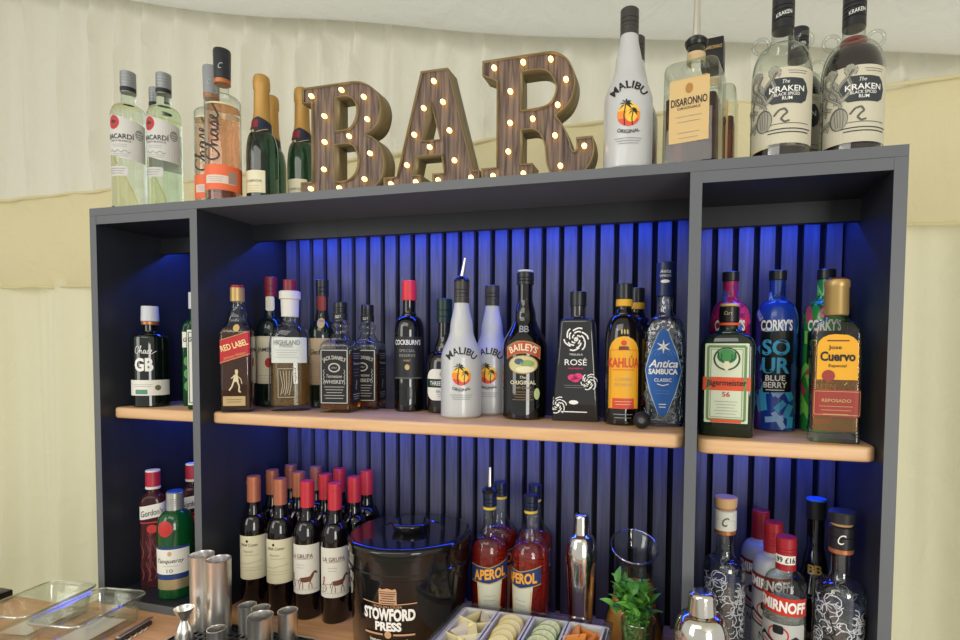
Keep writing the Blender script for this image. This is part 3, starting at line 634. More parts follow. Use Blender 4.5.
def jack():
    h = .0336; t = empty('whiskey_bottle', 'square black-labelled whiskey bottle, front one of the pair', 'bottle', on_shelf(.529, .124), 12, 'square black-labelled whiskey bottles', .976)
    k = [('l', 0, h * .96, h * .96, .005), ('l', .003, h, h, .006), ('l', .138, h, h, .008), ('q', .155, h * .62, h * .62, .014), ('s', .172, .0155, .0155, .0155), ('s', .186, .0195, .0195, .0195), ('s', .198, .0135, .0135, .0135), ('l', .215, .0135, .0135, .0135)]
    sf = surf(k); loft('glass_body', k, CLEAR, t); loft('liquid', [('l', .007, h - .002, h - .002, .005), ('l', .125, h - .002, h - .002, .007)], glassy('amber_whiskey', 'c8702c', .85, 1.3), t); ridged('cap', .205, .237, .0142, mat('black_cap', ''), t, 3)
    d = Decal(surf([('l', 0, .0145), ('l', 1, .0145)])); d.rect(0, .205, .05, .014, INK); d.text('OLD 7', 0, .205, .012, .006, WHITEI, layer=1); d.build('neck_label', t)
    K = mat('black_label', '121214', .5); d = Decal(sf); d.rect(0, .077, .062, .118, K); d.build('label', t); d = Decal(sf); d.rect(.0336 - .006 + .009 + .028, .077, .05, .116, K); d.build('side_label', t)
    d = Decal(sf, .0006); LW = mat('silver_white_ink', 'b8b6b0', .5); d.border(0, .077, .056, .112, .0018, LW); d.text("JACK DANIEL'S", 0, .1165, .05, .011, LW, .025, R=.05)
    d.disc(0, .096, .013, .010, LW, 1); d.disc(0, .096, .010, .0075, K, 2); d.text('Old No.7', 0, .096, .012, .004, LW); d.text('Tennessee', 0, .078, .034, .007, LW, .006, .2); d.text('WHISKEY', 0, .066, .044, .008, LW, .014); d.fine(0, .055, .044, 5, .006, LW, th=.0011)
    for s in (-1, 1): d.line([(s * .024, .06 + .004 * i) if i % 2 else (s * .021, .06 + .004 * i) for i in range(9)], .001, LW)
    xx = .0646; d.fine(xx, .126, .04, 3, .005, LW, th=.001); d.text('JENNESSEE'.replace('J', 'T', 1).replace('TENNESSEE', 'Tennessee'), xx, .105, .036, .006, LW, .01); d.fine(xx, .092, .032, 3, .007, GREYI, th=.001); d.line([(xx, .068), (xx + .003, .062), (xx - .003, .055), (xx, .048)], .003, LW); d.fine(xx, .038, .036, 3, .005, LW, th=.0012); d.build('lettering', t)
    return t
jk = jack(); dup(jk, 'square black-labelled whiskey bottle with orange corner, behind its twin', on_shelf(.548, .1965), 12)
def port():
    r = .0315; t = empty('port_bottle', 'black port bottle with bright red cap standing alone on the shelf', 'bottle', on_shelf(.656, .188), 20)
    k = [('l', 0, r * .93), ('l', .003, r), ('l', .172, r), ('q', .205, r * .5), ('s', .215, .0135), ('l', .24, .0135)]
    sf = surf(k); loft('glass_body', k, BLKGL, t); cyl('cap', .238, .281, .0155, mat('bright_red_cap', 'd8303c', .4), t)
    d = Decal(sf); d.rect(0, .115, .09, .09, mat('charcoal_label', '1c1c20', .5)); d.build('label', t)
    d = Decal(sf, .0006); d.text("COCKBURN'S", 0, .148, .058, .011, WHITEI, .014); d.text('SPECIAL', 0, .13, .034, .006, GREYI, .006); d.text('RESERVE', 0, .12, .034, .006, GREYI, .006); d.text('PORT', 0, .109, .014, .004, GOLDI); d.disc(0, .095, .005, .006, GOLDI); d.rect(0, .072, .07, .001, GREYI); d.build('lettering', t)
    d = Decal(sf, .0003); d.disc(0, .04, .012, .016, mat('embossed_black', '1a1a20', .25)); d.build('emboss', t)
port()
def brandy():
    r = .039; t = empty('brandy_bottle', 'bulbous brandy bottle with green cap and white label behind coconut liqueur', 'bottle', on_shelf(.738, .19), 22)
    k = [('l', 0, r * .9), ('l', .004, r), ('l', .095, r), ('q', .13, r * .55), ('s', .165, .0135), ('l', .205, .0125)]
    sf = surf(k); loft('glass_body', k, mat('dark_brandy_glass', '120c0c', .05, coat=.5), t); ridged('cap', .19, .241, .0165, mat('dark_green_cap', '16302a', .35), t, 2)
    d = Decal(sf); d.rect(0, .06, .08, .066, PAPER, r=.02); d.rect(0, .063, .08, .018, mat('dark_green_cap', ''), 1); d.build('label', t)
    d = Decal(sf, .0008); d.text('THREE BARRELS', 0, .063, .06, .009, WHITEI, .012); d.disc(0, .082, .008, .006, GOLDI); d.text('BRANDY', 0, .046, .03, .005, GREYI); d.fine(0, .04, .03, 2, .004, GREYI); d.build('lettering', t)
brandy()
def cream():
    r = .0438; t = empty('cream_liqueur_bottle', 'tall black cream liqueur bottle with red and cream oval label', 'bottle', on_shelf(.929, .15), 12)
    k = [('l', 0, r * .92), ('l', .004, r), ('l', .14, r), ('s', .2, .021), ('s', .235, .0145), ('l', .27, .0145)]
    sf = surf(k); loft('glass_body', k, BLKGL, t); ridged('cap', .262, .286, .017, mat('black_cap', ''), t, 2); cyl('cap_top', .286, .290, .0155, mat('pale_cap_disc', 'c8c6c0', .4), t)
    d = Decal(sf, .0005); G = mat('dull_gold', 'a8844a', .5)
    d.text('B', -.004, .174, .009, .013, SILVER, .02); d.text('B', .005, .174, .009, .013, SILVER, .02)
    p = [(-.034 + .0068 * i, .138 + .012 * (1 - ((i - 5) / 5) ** 2)) for i in range(11)]; q = [(a * .97, b - .021) for a, b in p[::-1]]
    d.poly([(a * 1.06, b + .0015) for a, b in p] + [(a * 1.06, b - .0015) for a, b in q], G, 0); d.poly(p + q, mat('brick_red_ink', 'b84a2c', .5), 1); d.text('BAILEYS', 0, .1395, .058, .0135, CREAM, .025, R=.055)
    d.disc(0, .106, .03, .018, G, 0); d.disc(0, .106, .028, .0165, mat('meadow_cream', 'c8c08a', .5), 1); d.disc(-.008, .112, .009, .006, mat('hut_blue', '4a5a78', .5), 2); d.disc(.008, .108, .014, .007, mat('meadow_green', '8aa05a', .5), 2); d.disc(.004, .097, .018, .006, CREAM, 3)
    d.text('The', 0, .082, .012, .005, CREAM, 0, .3); d.text('ORIGINAL', 0, .072, .05, .0075, CREAM, .014); d.text('Irish Cream', 0, .0625, .03, .006, G, 0, .3); d.fine(0, .054, .04, 4, .005, G); d.disc(.028, .05, .0065, .011, mat('pale_lime_seal', 'b8c88a', .5)); d.build('lettering', t)
cream()
def rose():
    t = empty('liqueur_bottle', 'slim trapezoid black liqueur bottle with white rose prints', 'bottle', on_shelf(1.035, .15), 3)
    k = [('l', 0, .0445, .026, .006), ('l', .003, .0455, .027, .007), ('l', .186, .033, .022, .008), ('q', .196, .018, .016, .012), ('c', .2, .0145, .0145, .0145), ('l', .24, .0142, .0142, .0142)]
    sf = surf(k); loft('glass_body', k, mat('gloss_charcoal', '202024', .12, coat=.6), t); cyl('cap', .218, .246, .0158, mat('black_cap', ''), t)
    d = Decal(sf, .0005)
    def flower(x, z, R, n=3):
        for L in range(n):
            rr = R * (1 - L * .3)
            for i in range(6 - L):
                a = 2 * pi * i / (6 - L) + L; d.line([(x + rr * cos(a + b) * (.9 + .15 * cos(3 * b)), z + rr * sin(a + b) * (.9 + .15 * cos(3 * b))) for b in (0, .3, .6, .9)], R * .12, WHITEI, 2)
        d.disc(x, z, R * .2, R * .2, WHITEI, 2, 8)
    flower(0, .155, .022, 4); flower(.026, .075, .015); flower(-.033, .03, .016); d.text('TEQUILA', 0, .126, .026, .004, WHITEI); d.text('ROS\u00c9', 0, .113, .042, .014, WHITEI, .004); d.text('STRAWBERRY', 0, .1, .03, .003, mat('pink_ink', 'd83a78', .5), .01)
    P = mat('pink_ink', ''); d.disc(-.006, .083, .009, .006, P); d.disc(.005, .085, .009, .006, P); d.disc(0, .079, .008, .005, P); d.fine(0, .068, .044, 2, .004, GREYI); d.disc(-.003, .036, .009, .004, WHITEI); d.fine(-.002, .018, .05, 1, .003, WHITEI, th=.002); d.build('lettering', t)
rose()
def coffee():
    r = .0342; t = empty('coffee_liqueur_bottle', 'dark coffee liqueur bottle with arched yellow label, front of the pair', 'bottle', on_shelf(1.125, .128), 7, 'yellow-labelled coffee liqueur bottles')
    k = [('l', 0, r * .93), ('l', .003, r), ('l', .15, r), ('q', .2, r * .5), ('s', .212, .0135), ('l', .25, .013)]
    sf = surf(k); loft('glass_body', k, mat('dark_brown_glass', '0e0808', .05, coat=.5), t); cyl('cap', .228, .257, .0145, mat('black_cap', ''), t); cyl('neck_band', .215, .228, .0152, mat('yellow_band', 'd8a428', .5), t)
    Yl = mat('egg_yellow_label', 'e8a81e', .5); d = Decal(sf); d.poly([(-.029, .03), (.029, .03), (.029, .13)] + [(.029 * cos(a), .13 + .03 * sin(a)) for a in [pi * i / 10 for i in range(1, 10)]] + [(-.029, .13)], Yl); d.rect(0, .04, .04, .018, mat('tomato_red', 'd0442a', .5), 1); d.build('label', t)
    d = Decal(sf, .0007); R_ = mat('tomato_red', ''); d.text('KAHL\u00daA', 0, .115, .058, .022, R_, .025); d.fine(0, .1, .04, 1, .004, R_, th=.0012); d.text('COFFEE', 0, .083, .03, .006, GOLDI, .008); d.text('LIQUEUR', 0, .073, .032, .006, GOLDI, .008); d.poly([(-.008, .142), (.008, .142), (.01, .135), (-.01, .135)], mat('umber', '6a3a1a', .5)); d.disc(0, .148, .005, .005, R_); d.fine(0, .043, .03, 2, .005, CREAM); d.border(0, .083, .05, .105, .0008, R_); d.fine(0, .02, .034, 2, .006, GREYI, th=.0015)
    for x in (-.004, .001, .006): d.disc(x, .168, .0015, .0045, GOLDI)
    d.build('lettering', t); return t
cf = coffee(); dup(cf, 'coffee liqueur bottle hidden behind its yellow-labelled twin', on_shelf(1.142, .203), 5)
def sambuca():
    t = empty('sambuca_bottle', 'clear sambuca bottle with blue cap and blue diamond label beside right divider', 'bottle', on_shelf(1.1985, .13), -2)
    k = [('l', 0, .033, .026, .012), ('l', .004, .0345, .027, .014), ('l', .16, .0345, .027, .014), ('q', .196, .019, .017, .017), ('s', .205, .0135), ('l', .236, .013)]
    sf = surf(k); loft('glass_body', k, thin('textured_clear_glass', 'e4ecf0', '8090a0', .12, .8, bump=90), t); loft('liquid', [('l', .01, .031, .0235, .011), ('l', .15, .031, .0235, .012)], glassy('clear_liqueur', 'dfe6ea', .95, 1.3), t)
    d = Decal(sf, .0002); E_ = mat('pale_etch', '8f9aa4', .3); rn2 = random.Random(4)
    for i in range(60):
        x, z, R = rn2.choice((-1, 1)) * rn2.uniform(.012, .06), rn2.uniform(.01, .17), rn2.uniform(.004, .009); a0 = rn2.uniform(0, 6)
        d.line([(x + R * cos(a0 + b) * (1 + .12 * b), z + R * sin(a0 + b) * (1 + .12 * b)) for b in (0, .8, 1.6, 2.4, 3.2)], .0010, E_, 0)
    d.build('etching', t)
    cyl('cap', .232, .293, .0165, mat('navy_cap', '1a2858', .3), t)
    d = Decal(surf([('l', 0, .0165), ('l', 1, .0165)])); d.text('Antica', 0, .276, .018, .006, WHITEI, 0, .3); d.text('SAMBUCA', 0, .268, .02, .004, WHITEI); d.disc(0, .258, .008, .003, WHITEI); d.build('cap_lettering', t)
    dm = lambda s: [(0, .172 + .004 * s), (.008 * s, .168), (.021 * s, .135), (.031 * s, .1), (.021 * s, .06), (.007 * s, .022), (0, .018 - .004 * (s - 1)), (-.007 * s, .022), (-.021 * s, .06), (-.031 * s, .1), (-.021 * s, .135), (-.008 * s, .168)]
    d = Decal(sf); d.poly(dm(1.08), mat('pale_blue_rim', 'a8c0d8', .4), 0); d.poly(dm(1), mat('royal_blue_label', '1f5aa8', .4), 1); d.build('label', t)
    d = Decal(sf, .0008); B_ = mat('light_blue_ink', '5a90c8', .5)
    for i in range(6): a = pi / 3 * i + pi / 6; d.poly([(.013 * cos(a), .142 + .013 * sin(a)), (.003 * cos(a + .8), .142 + .003 * sin(a + .8)), (0, .142), (.003 * cos(a - .8), .142 + .003 * sin(a - .8))], WHITEI, 2)
    for R in (.006, .010, .014): d.line([(R * 1.5 * cos(a), .126 + R * sin(a)) for a in [pi * i / 8 for i in range(9)]], .0007, B_, 1)
    d.text('Antica', 0, .112, .05, .014, WHITEI, .02, .3); d.text('SAMBUCA', 0, .098, .05, .010, WHITEI, .035); d.text('CLASSIC', 0, .083, .03, .006, WHITEI, .012); d.line([(-.01, .076), (0, .073), (.01, .076)], .0014, WHITEI); d.fine(0, .064, .028, 2, .005, B_); d.fine(0, .04, .013, 2, .005, WHITEI, th=.0014); d.build('lettering', t)
sambuca()
# loose black stopper ball
st = empty('bottle_stopper', 'small round black rubber stopper lying on shelf edge before the sambuca', 'stopper', (1.165, .066, ZS + .0155))
bm = bmesh.new(); bmesh.ops.create_uvsphere(bm, u_segments=20, v_segments=12, radius=.0148); mk('ball', bm, mat('black_rubber', '1c1c1e', .5), st)
bm = bmesh.new(); bmesh.ops.create_cone(bm, cap_ends=True, segments=20, radius1=.005, radius2=.005, depth=.004, matrix=Matrix.Translation((0, -.0145, .001)) @ Matrix.Rotation(pi / 2, 4, 'X')); mk('hole_rim', bm, mat('grey_rubber', '55565a', .4), st)

# ---------------- right compartment ----------------
def herbal():
    t = empty('herbal_liqueur_bottle', 'flat green herbal liqueur bottle with cream stag label and orange band', 'bottle', on_rshelf(1.304, .078), -9)
    k = [('l', 0, .040, .022, .008), ('l', .004, .0425, .024, .01), ('l', .145, .0425, .024, .01), ('q', .17, .022, .018, .015), ('s', .178, .0155), ('l', .2, .0145)]
    sf = surf(k); loft('glass_body', k, mat('deep_green_glass', '0e2016', .05, coat=.6), t); cyl('cap', .188, .214, .0162, BLACK, t); cyl('cap_top', .214, .219, .015, GOLDI, t)
    d = Decal(surf([('l', 0, .0164), ('l', .18, .0175), ('l', 1, .0164)])); d.rect(0, .185, .05, .004, mat('orange_ink', 'd8502a', .5)); d.text('Curt', 0, .203, .012, .006, GOLDI, 0, .3); d.build('neck_band', t)
    G = mat('moss_green_ink', '6a8a58', .5); d = Decal(sf); d.rect(0, .088, .068, .13, mat('pale_green_cream_label', 'cfd6bc', .5), r=.002); d.rect(0, .087, .074, .022, mat('orange_ink', ''), 1); d.build('label', t)
    d = Decal(sf, .0008); d.border(0, .088, .058, .12, .004, G, 0); d.border(0, .088, .049, .111, .0008, G); GD = mat('dark_moss_ink', '2f4a34', .5)
    d.disc(0, .128, .021, .019, GD, 1); d.disc(0, .128, .018, .0165, mat('pale_green_cream_label', ''), 2); d.disc(0, .132, .0155, .012, mat('stag_green', '3f8a4c', .5), 3); d.poly([(-.006, .115), (0, .107), (.006, .115), (.004, .124), (-.004, .124)], CREAM, 4)
    for s in (-1, 1): d.line([(s * .003, .122), (s * .012, .128), (s * .014, .14)], .002, GD, 4); d.line([(s * .008, .126), (s * .008, .136)], .0016, GD, 4)
    d.text('J\u00e4germeister', 0, .0875, .062, .013, INK, .012); d.text('56', 0, .07, .012, .008, REDI, .01); d.fine(0, .058, .036, 5, .005, GREYI); d.rect(0, .026, .048, .005, mat('orange_ink', ''), 1); d.build('lettering', t)
herbal()
def sour(label, loc, rz, base, c1, c2, c3, words, neck):
    r = .0352; t = empty('sour_liqueur_bottle', label, 'bottle', loc, rz, 'graffiti patterned liqueur bottles')
    k = [('l', 0, r * .93), ('l', .003, r), ('l', .192, r), ('q', .232, r * .48), ('s', .24, .0135), ('l', .275, .013)]
    sf = surf(k); loft('glass_body', k, mat(base + '_sleeve', c1, .25, coat=.4), t); cyl('cap', .268, .286, .0152, mat('black_cap', ''), t)
    d = Decal(sf); rnd = random.Random(5 + len(label)); A, B_, C_ = mat(base + '_a', c2, .3), mat(base + '_b', c3, .3), mat(base + '_c', neck, .3)
    for i in range(80): d.rect(rnd.uniform(-.1, .1), rnd.uniform(.012, .25), rnd.uniform(.008, .016), rnd.uniform(.02, .04), (A, B_, C_, A)[i % 4], .2 + i * .015, rot=rnd.uniform(-50, 50))
    d.build('sleeve_pattern', t, .008)
    d = Decal(sf, .0009); K = mat('matt_black_panel', '0e0e12', .4); d.poly([(-.028, .175), (.03, .178), (.03, .12), (.026, .118), (.028, .07), (-.02, .068), (-.022, .118), (-.028, .12)], K, .5)
    d.text("CORKY'S", 0, .187, .054, .02, WHITEI, .035); d.rect(0, .171, .024, .002, GREYI); d.text(words[0], 0, .148, .046, .028, A, .03); d.text(words[1], 0, .116, .046, .028, A, .03)
    d.text(words[2], 0, .094, .032, .01, WHITEI, .02); d.text(words[3], 0, .082, .038, .01, WHITEI, .02); d.fine(0, .073, .03, 1, .003, WHITEI, th=.0014); d.rect(0, .022, .03, .01, C_, 1, rot=8); d.build('lettering', t)
sour('bright blue graffiti patterned liqueur bottle with black cap', on_rshelf(1.393, .183), -8, 'blue', '1c3f9c', '3ea8d8', '132466', ('SO', 'UR', 'BLUE', 'BERRY'), '8fb4e8')
sour('bright green graffiti patterned liqueur bottle behind the tequila', on_rshelf(1.4725, .185), -14, 'green', '2a8a3a', '7ad058', '14502a', ('SO', 'UR', 'APPLE', 'GREEN'), 'b84a58')
sour('pink graffiti patterned liqueur bottle behind the flat herbal liqueur', on_rshelf(1.313, .184), -4, 'pink', 'a02058', 'd03a6a', '3a6ac8', ('SO', 'UR', 'CHERRY', 'RED'), '7a2a78')
def tequila():
    t = empty('tequila_bottle', 'square gold tequila bottle with yellow arched and red labels', 'bottle', on_rshelf(1.462, .068), -5)
    k = [('l', 0, .0345, .026, .006), ('l', .02, .0352, .027, .007), ('l', .022, .0335, .0255, .006), ('l', .165, .0345, .0265, .008), ('q', .19, .019, .018, .014), ('s', .2, .0145), ('l', .22, .0145)]
    sf = surf(k); loft('glass_body', k, CLEAR, t); loft('liquid', [('l', .018, .0315, .024, .005), ('l', .158, .032, .0245, .006)], glassy('tequila_gold', 'd89a50', .8, 1.2), t)
    loft('cap', [('l', .198, .0165), ('l', .2, .0178), ('l', .24, .0172), ('l', .242, .0185), ('l', .25, .0185), ('l', .253, .017)], mat('gold_cap', ''), t); cyl('cap_top', .253, .256, .014, mat('dark_red', ''), t)
    d = Decal(sf); d.poly([(-.028, .098), (.028, .098), (.028, .15)] + [(.024 * cos(a) + (.004 if a < pi / 2 else -.004), .15 + .018 * sin(a)) for a in [pi * i / 8 for i in range(9)]] + [(-.028, .15)], mat('egg_yellow_label', '')); d.rect(.001, .062, .068, .042, mat('rust_red_label', '98342c', .5)); d.build('label', t)
    d = Decal(sf, .0006); d.text('Jose', -.004, .147, .018, .008, INK, .012); d.text('Cuervo', 0, .134, .048, .015, INK, .035); d.text('Especial', 0, .119, .024, .006, INK, .006); d.disc(-.012, .104, .009, .009, mat('rust_red_label', ''), 4); d.fine(0, .158, .03, 1, .003, mat('umber', '6a3a1a', .5), th=.002); d.text('REPOSADO', 0, .066, .04, .005, GOLDI, .01); d.fine(0, .057, .046, 3, .006, GOLDI); d.line([(.01, .09), (.014, .094)], .001, GOLDI); d.border(.001, .062, .062, .036, .0008, GOLDI); d.build('lettering', t)
tequila()
# ---------------- lower row ----------------
def pinkg():
    r = .0246; t = empty('pink_gin_bottle', 'pink gin bottle with red and white cap in lower left compartment', 'bottle', on_base(.066, .078), 40, 'pink gin bottles in the lower left')
    k = [('l', 0, r * .93, r * .8, .008), ('l', .003, r, r * .85, .012), ('l', .19, r, r * .85, .014), ('q', .212, .0135, .0135, .0135), ('s', .22, .0115), ('l', .235, .0115)]
    sf = surf(k); loft('glass_body', k, glassy('dark_pink_gin', 'b06068', .9, 1.36), t); cyl('cap', .229, .262, .0148, mat('raspberry_cap', 'b02a40', .35), t); cyl('cap_top', .262, .266, .0145, PAPER, t); cyl('cap_skirt', .223, .229, .015, PAPER, t)
    d = Decal(sf); d.poly([(-.035, .155), (.035, .165), (.035, .195), (-.035, .185)], PAPER); d.build('label', t)
    d = Decal(sf, .0006); d.text("Gordon's", 0, .173, .042, .014, INK, .004, .25, rot=8); d.rect(0, .15, .05, .003, mat('raspberry_cap', '')); d.disc(0, .135, .01, .01, REDI); d.build('lettering', t)
    d = Decal(sf, .0003); E_ = mat('raspberry_etch', '8c4a50', .2)
    for i in range(8): d.line([(-.02 + .012 * (i % 4) + .004 * sin(j), .02 + .05 * (i // 4) + .008 * j) for j in range(6)], .0012, E_)
    d.build('etching', t); return t
pk = pinkg(); dup(pk, 'pink gin bottle behind the others, cut off by the left divider', on_base(.088, .162), 40)
def tanq():
    r = .0345; t = empty('gin_bottle', 'bright green gin bottle with silver cap and red seal in lower left', 'bottle', on_base(.155, .055), 34)
    k = [('l', 0, r * .92), ('l', .003, r), ('l', .148, r * 1.02), ('q', .188, r * .48), ('s', .194, .0145), ('l', .21, .0145)]
    sf = surf(k); loft('glass_body', k, mat('bright_green_glass', '0f5a2c', .06, trans=.35, ior=1.4, coat=.4), t); ridged('cap', .19, .228, .0165, mat('silver_cap', 'b4b4b0', .3, metal=.6), t, 4); cyl('cap_top', .228, .231, .0155, mat('royal_blue_cap', '2850b0', .35), t)
    d = Decal(sf); d.rect(-.003, .083, .078, .054, PAPER); d.rect(0, .05, .08, .01, mat('navy_stripe', '1f3a78', .5)); d.rect(0, .033, .07, .022, mat('champagne_foil', 'b8a880', .3, metal=.5)); d.rect(0, .113, .075, .006, mat('navy_stripe', '')); d.build('label', t)
    d = Decal(sf, .0006); d.disc(-.012, .155, .016, .017, REDI, 1); d.disc(-.012, .155, .011, .012, mat('dull_red_ink', ''), 2); d.disc(-.012, .155, .008, .009, REDI, 3); d.text('Tanqueray', -.003, .084, .055, .012, INK, 0, .3); d.fine(-.003, .074, .03, 1, .003, GREYI); d.text('10', -.003, .064, .012, .008, GREYI, .004); d.disc(-.003, .101, .004, .005, GOLDI); d.build('lettering', t)
tanq()

# wine bottles
def wine(kind, label, loc, rz):
    r = .0275; t = empty('wine_bottle', label, 'bottle', loc, rz, 'red wine bottles on the counter')
    k = [('l', 0, r * .93), ('l', .003, r), ('l', .168, r), ('q', .205, r * .55), ('s', .225, .0125), ('l', .28, .0122)]
    sf = surf(k); loft('glass_body', k, WINEG, t)
    cm = mat('copper_capsule', 'b06a4c', .4, metal=.25) if kind == 'copper' else mat('red_capsule', 'c02c38', .4)
    kk = [('l', .232, .0136), ('l', .271, .0136), ('l', .2715, .0142), ('l', .276, .0142), ('l', .2765, .0136), ('l', .286, .0134), ('l', .287, .012)]
    loft('capsule', kk, cm, t)
    if kind == 'copper':
        d = Decal(sf); d.rect(0, .116, .074, .094, mat('ivory_label', 'd6cfae', .6)); d.build('label', t)
        d = Decal(sf, .0006); d.text('VINA Coster', -.004, .144, .036, .006, INK, 0, .2); d.disc(-.008, .152, .0025, .003, INK); d.text('Merlot', -.006, .13, .02, .0045, GREYI, 0, .2); d.fine(0, .122, .03, 1, .006, GREYI); d.line([(-.025, .104), (-.01, .103), (.004, .106), (.022, .109)], .0008, GREYI); d.fine(0, .095, .044, 2, .006, mat('ochre_fine_ink', 'a89a70', .5)); d.build('lettering', t)
    else:
        d = Decal(sf); d.rect(0, .107, .074, .103, mat('white_wine_label', 'd9d5c8', .6)); d.build('label', t)
        H = mat('sepia_ink', '6a3c2a', .5); d = Decal(sf, .0006); d.text('LA GRUPA', -.002, .135, .046, .009, H, .004); d.line([(-.02, .1285), (.02, .1295)], .0006, H); d.fine(-.004, .117, .018, 2, .006, GREYI)
        def horse(x, z, s):
            d.poly([(x - .012 * s, z + .004), (x - .004 * s, z + .002), (x + .008 * s, z + .003), (x + .014 * s, z + .012), (x + .017 * s, z + .020), (x + .023 * s, z + .017), (x + .024 * s, z + .020), (x + .018 * s, z + .025), (x + .013 * s, z + .022), (x + .007 * s, z + .014), (x - .004 * s, z + .013), (x - .012 * s, z + .012)], H, 1)
            for dx, lx in ((-.011, -.014), (-.008, -.007), (.006, .011), (.009, .005)): d.line([(x + dx * s, z + .005), (x + lx * s, z - .004), (x + lx * s * 1.05, z - .012)], .0013, H)
            d.line([(x - .012 * s, z + .011), (x - .017 * s, z + .004), (x - .017 * s, z - .002)], .0012, H)
        horse(.008, .078, .95); d.disc(-.024, .075, .008, .008, H, 1); d.disc(-.024, .075, .0068, .0068, mat('white_wine_label', ''), 2); d.line([(-.024, .067), (-.024, .083)], .0006, H, 3); d.line([(-.032, .075), (-.016, .075)], .0006, H, 3)
        d.line([(-.024, .083), (-.022, .094)], .003, mat('faded_red_ink', 'a84a44', .5), 3); d.disc(-.022, .097, .002, .0025, mat('faded_red_ink', ''), 3); d.line([(-.018, .084), (.0, .084)], .0008, H, 3); d.line([(-.034, .065), (.034, .064)], .0006, GREYI); d.build('lettering', t)
    return t
wc = wine('copper', 'copper capped red wine bottle, front row, furthest left', on_counter(.336, .087), 28)
wr = wine('red', 'red capped wine bottle, front row, its label half turned left', on_counter(.473, .086), 14)
for l_, x, y, rz in (('copper capped red wine bottle, second row behind the furthest left one', .330, .150, 30), ('copper capped red wine bottle, front row, second from left', .406, .085, 26), ('copper capped red wine bottle, back row, furthest left', .331, .2095, 30),
                     ('copper capped red wine bottle, second row, right of two', .400, .151, 28), ('copper capped red wine bottle, back row next to the red caps', .400, .2105, 28)): dup(wc, l_, on_counter(x, y), rz)
for l_, x, y, rz in (('red capped wine bottle, second row, left of the two red caps there', .470, .150, 25), ('red capped wine bottle, back row, left of the two red caps there', .464, .2105, 25), ('red capped wine bottle with whole horse cart label, front row next to ice bucket', .539, .087, 32),
                     ('red capped wine bottle, second row, just behind the ice bucket lid', .545, .147, 25), ('red capped wine bottle, back row, furthest right', .536, .2105, 25)): dup(wr, l_, on_counter(x, y), rz)

# ice bucket
t = empty('ice_bucket', 'big black lidded ice bucket with cider print standing beside the wine bottles', 'ice bucket', on_counter(.714, .086), 7); t.scale = (1.08, 1.08, .985)
k = [('l', 0, .098), ('l', .006, .102), ('l', .15, .107), ('l', .152, .1095), ('l', .16, .1095), ('l', .162, .1075), ('l', .186, .1075), ('l', .188, .111), ('l', .196, .111)]
BK = mat('gloss_black_plastic', '121110', .12, coat=.4); sf = surf(k); loft('bucket_body', k, BK, t, K=14)
loft('lid', [('l', .1965, .111), ('l', .202, .111), ('q', .209, .1), ('l', .2095, .06), ('l', .208, .058)], BK, t, K=14); loft('lid_knob', [('l', .2085, .03), ('l', .214, .032), ('l', .222, .034), ('q', .227, .028), ('l', .2275, .014)], BK, t)
d = Decal(sf, .0006); CT = mat('copper_print', 'c49a78', .45); cx = 0; wd = .098
d.line([(-wd / 2, .108 + .002), (-.012, .108)], .0018, CT); d.line([(.012, .108), (wd / 2, .110)], .0018, CT)
d.rect(0, .119, .031, .024, CT); d.fine(0, .128, .027, 5, .0045, BK, 3, .0012); d.poly([(-.016, .132), (-.014, .138), (-.008, .136), (0, .1385), (.008, .136), (.014, .138), (.016, .132)], CT, 2); d.text('ENGLISH CIDER', 0, .1035, .05, .0042, CT, .006)
d.text('STOWFORD', 0, .0885, .092, .022, WHITEI, .05, taper=.12); d.text('PRESS', 0, .066, .046, .0175, WHITEI, .05); d.rect(-.027, .0505, .036, .0035, CT, 2); d.rect(.027, .0505, .036, .0035, CT, 2); d.disc(0, .0505, .006, .007, CT, 3); d.text('WESTONS CIDER', 0, .039, .07, .006, WHITEI, .012, arc=-.003); d.build('lettering', t)

# orange aperitif bottles
def aper():
    r = .0355; t = empty('aperitif_bottle', 'red aperitif bottle with steel pourer and navy band', 'bottle', on_counter(.867, .124), 20, 'red aperitif bottles')
    k = [('l', 0, r * .93), ('l', .003, r), ('l', .165, r * 1.02), ('q', .2, r * .5), ('s', .222, .0125), ('l', .26, .0118)]
    sf = surf(k); loft('glass_body', k, CLEAR, t); loft('liquid', [('l', .005, r - .002), ('l', .165, r - .001), ('q', .182, r * .8)], mat('aperitif_red', 'd83a2c', .08, trans=.8, ior=1.25), t); ridged('cap', .256, .286, .0136, mat('navy_metal_cap', '141c34', .3), t, 2); cyl('neck_band', .25, .2555, .0132, mat('lemon_band', 'd8b840', .5), t)
    d = Decal(sf); d.poly([(-.026, .12), (-.022, .07), (-.019, .02), (.019, .02), (.022, .07), (.026, .12)][::1], mat('silvery_white_label', 'cfcdb8', .5)); NV = mat('navy_band', '1c3566', .5); d.poly([(-.042, .148), (0, .144), (.042, .156), (.042, .124), (0, .114), (-.042, .118)], NV, 1); d.build('label', t)
    d = Decal(sf, .0008); d.text('APEROL', 0, .1325, .066, .021, mat('orange_yellow_ink', 'eea63a', .5), .04, .15, rot=6); d.line([(-.042, .149), (0, .145), (.042, .157)], .0014, GOLDI); d.line([(-.042, .117), (0, .113), (.042, .123)], .0014, GOLDI); d.fine(0, .09, .024, 3, .009, GREYI); d.disc(0, .038, .005, .005, mat('dull_red_ink', '')); d.line([(-.0225, .11), (-.0195, .07), (-.0165, .022)], .0014, mat('orange_yellow_ink', '')); d.line([(.0225, .11), (.0195, .07), (.0165, .022)], .0014, mat('orange_yellow_ink', '')); d.build('lettering', t); return t
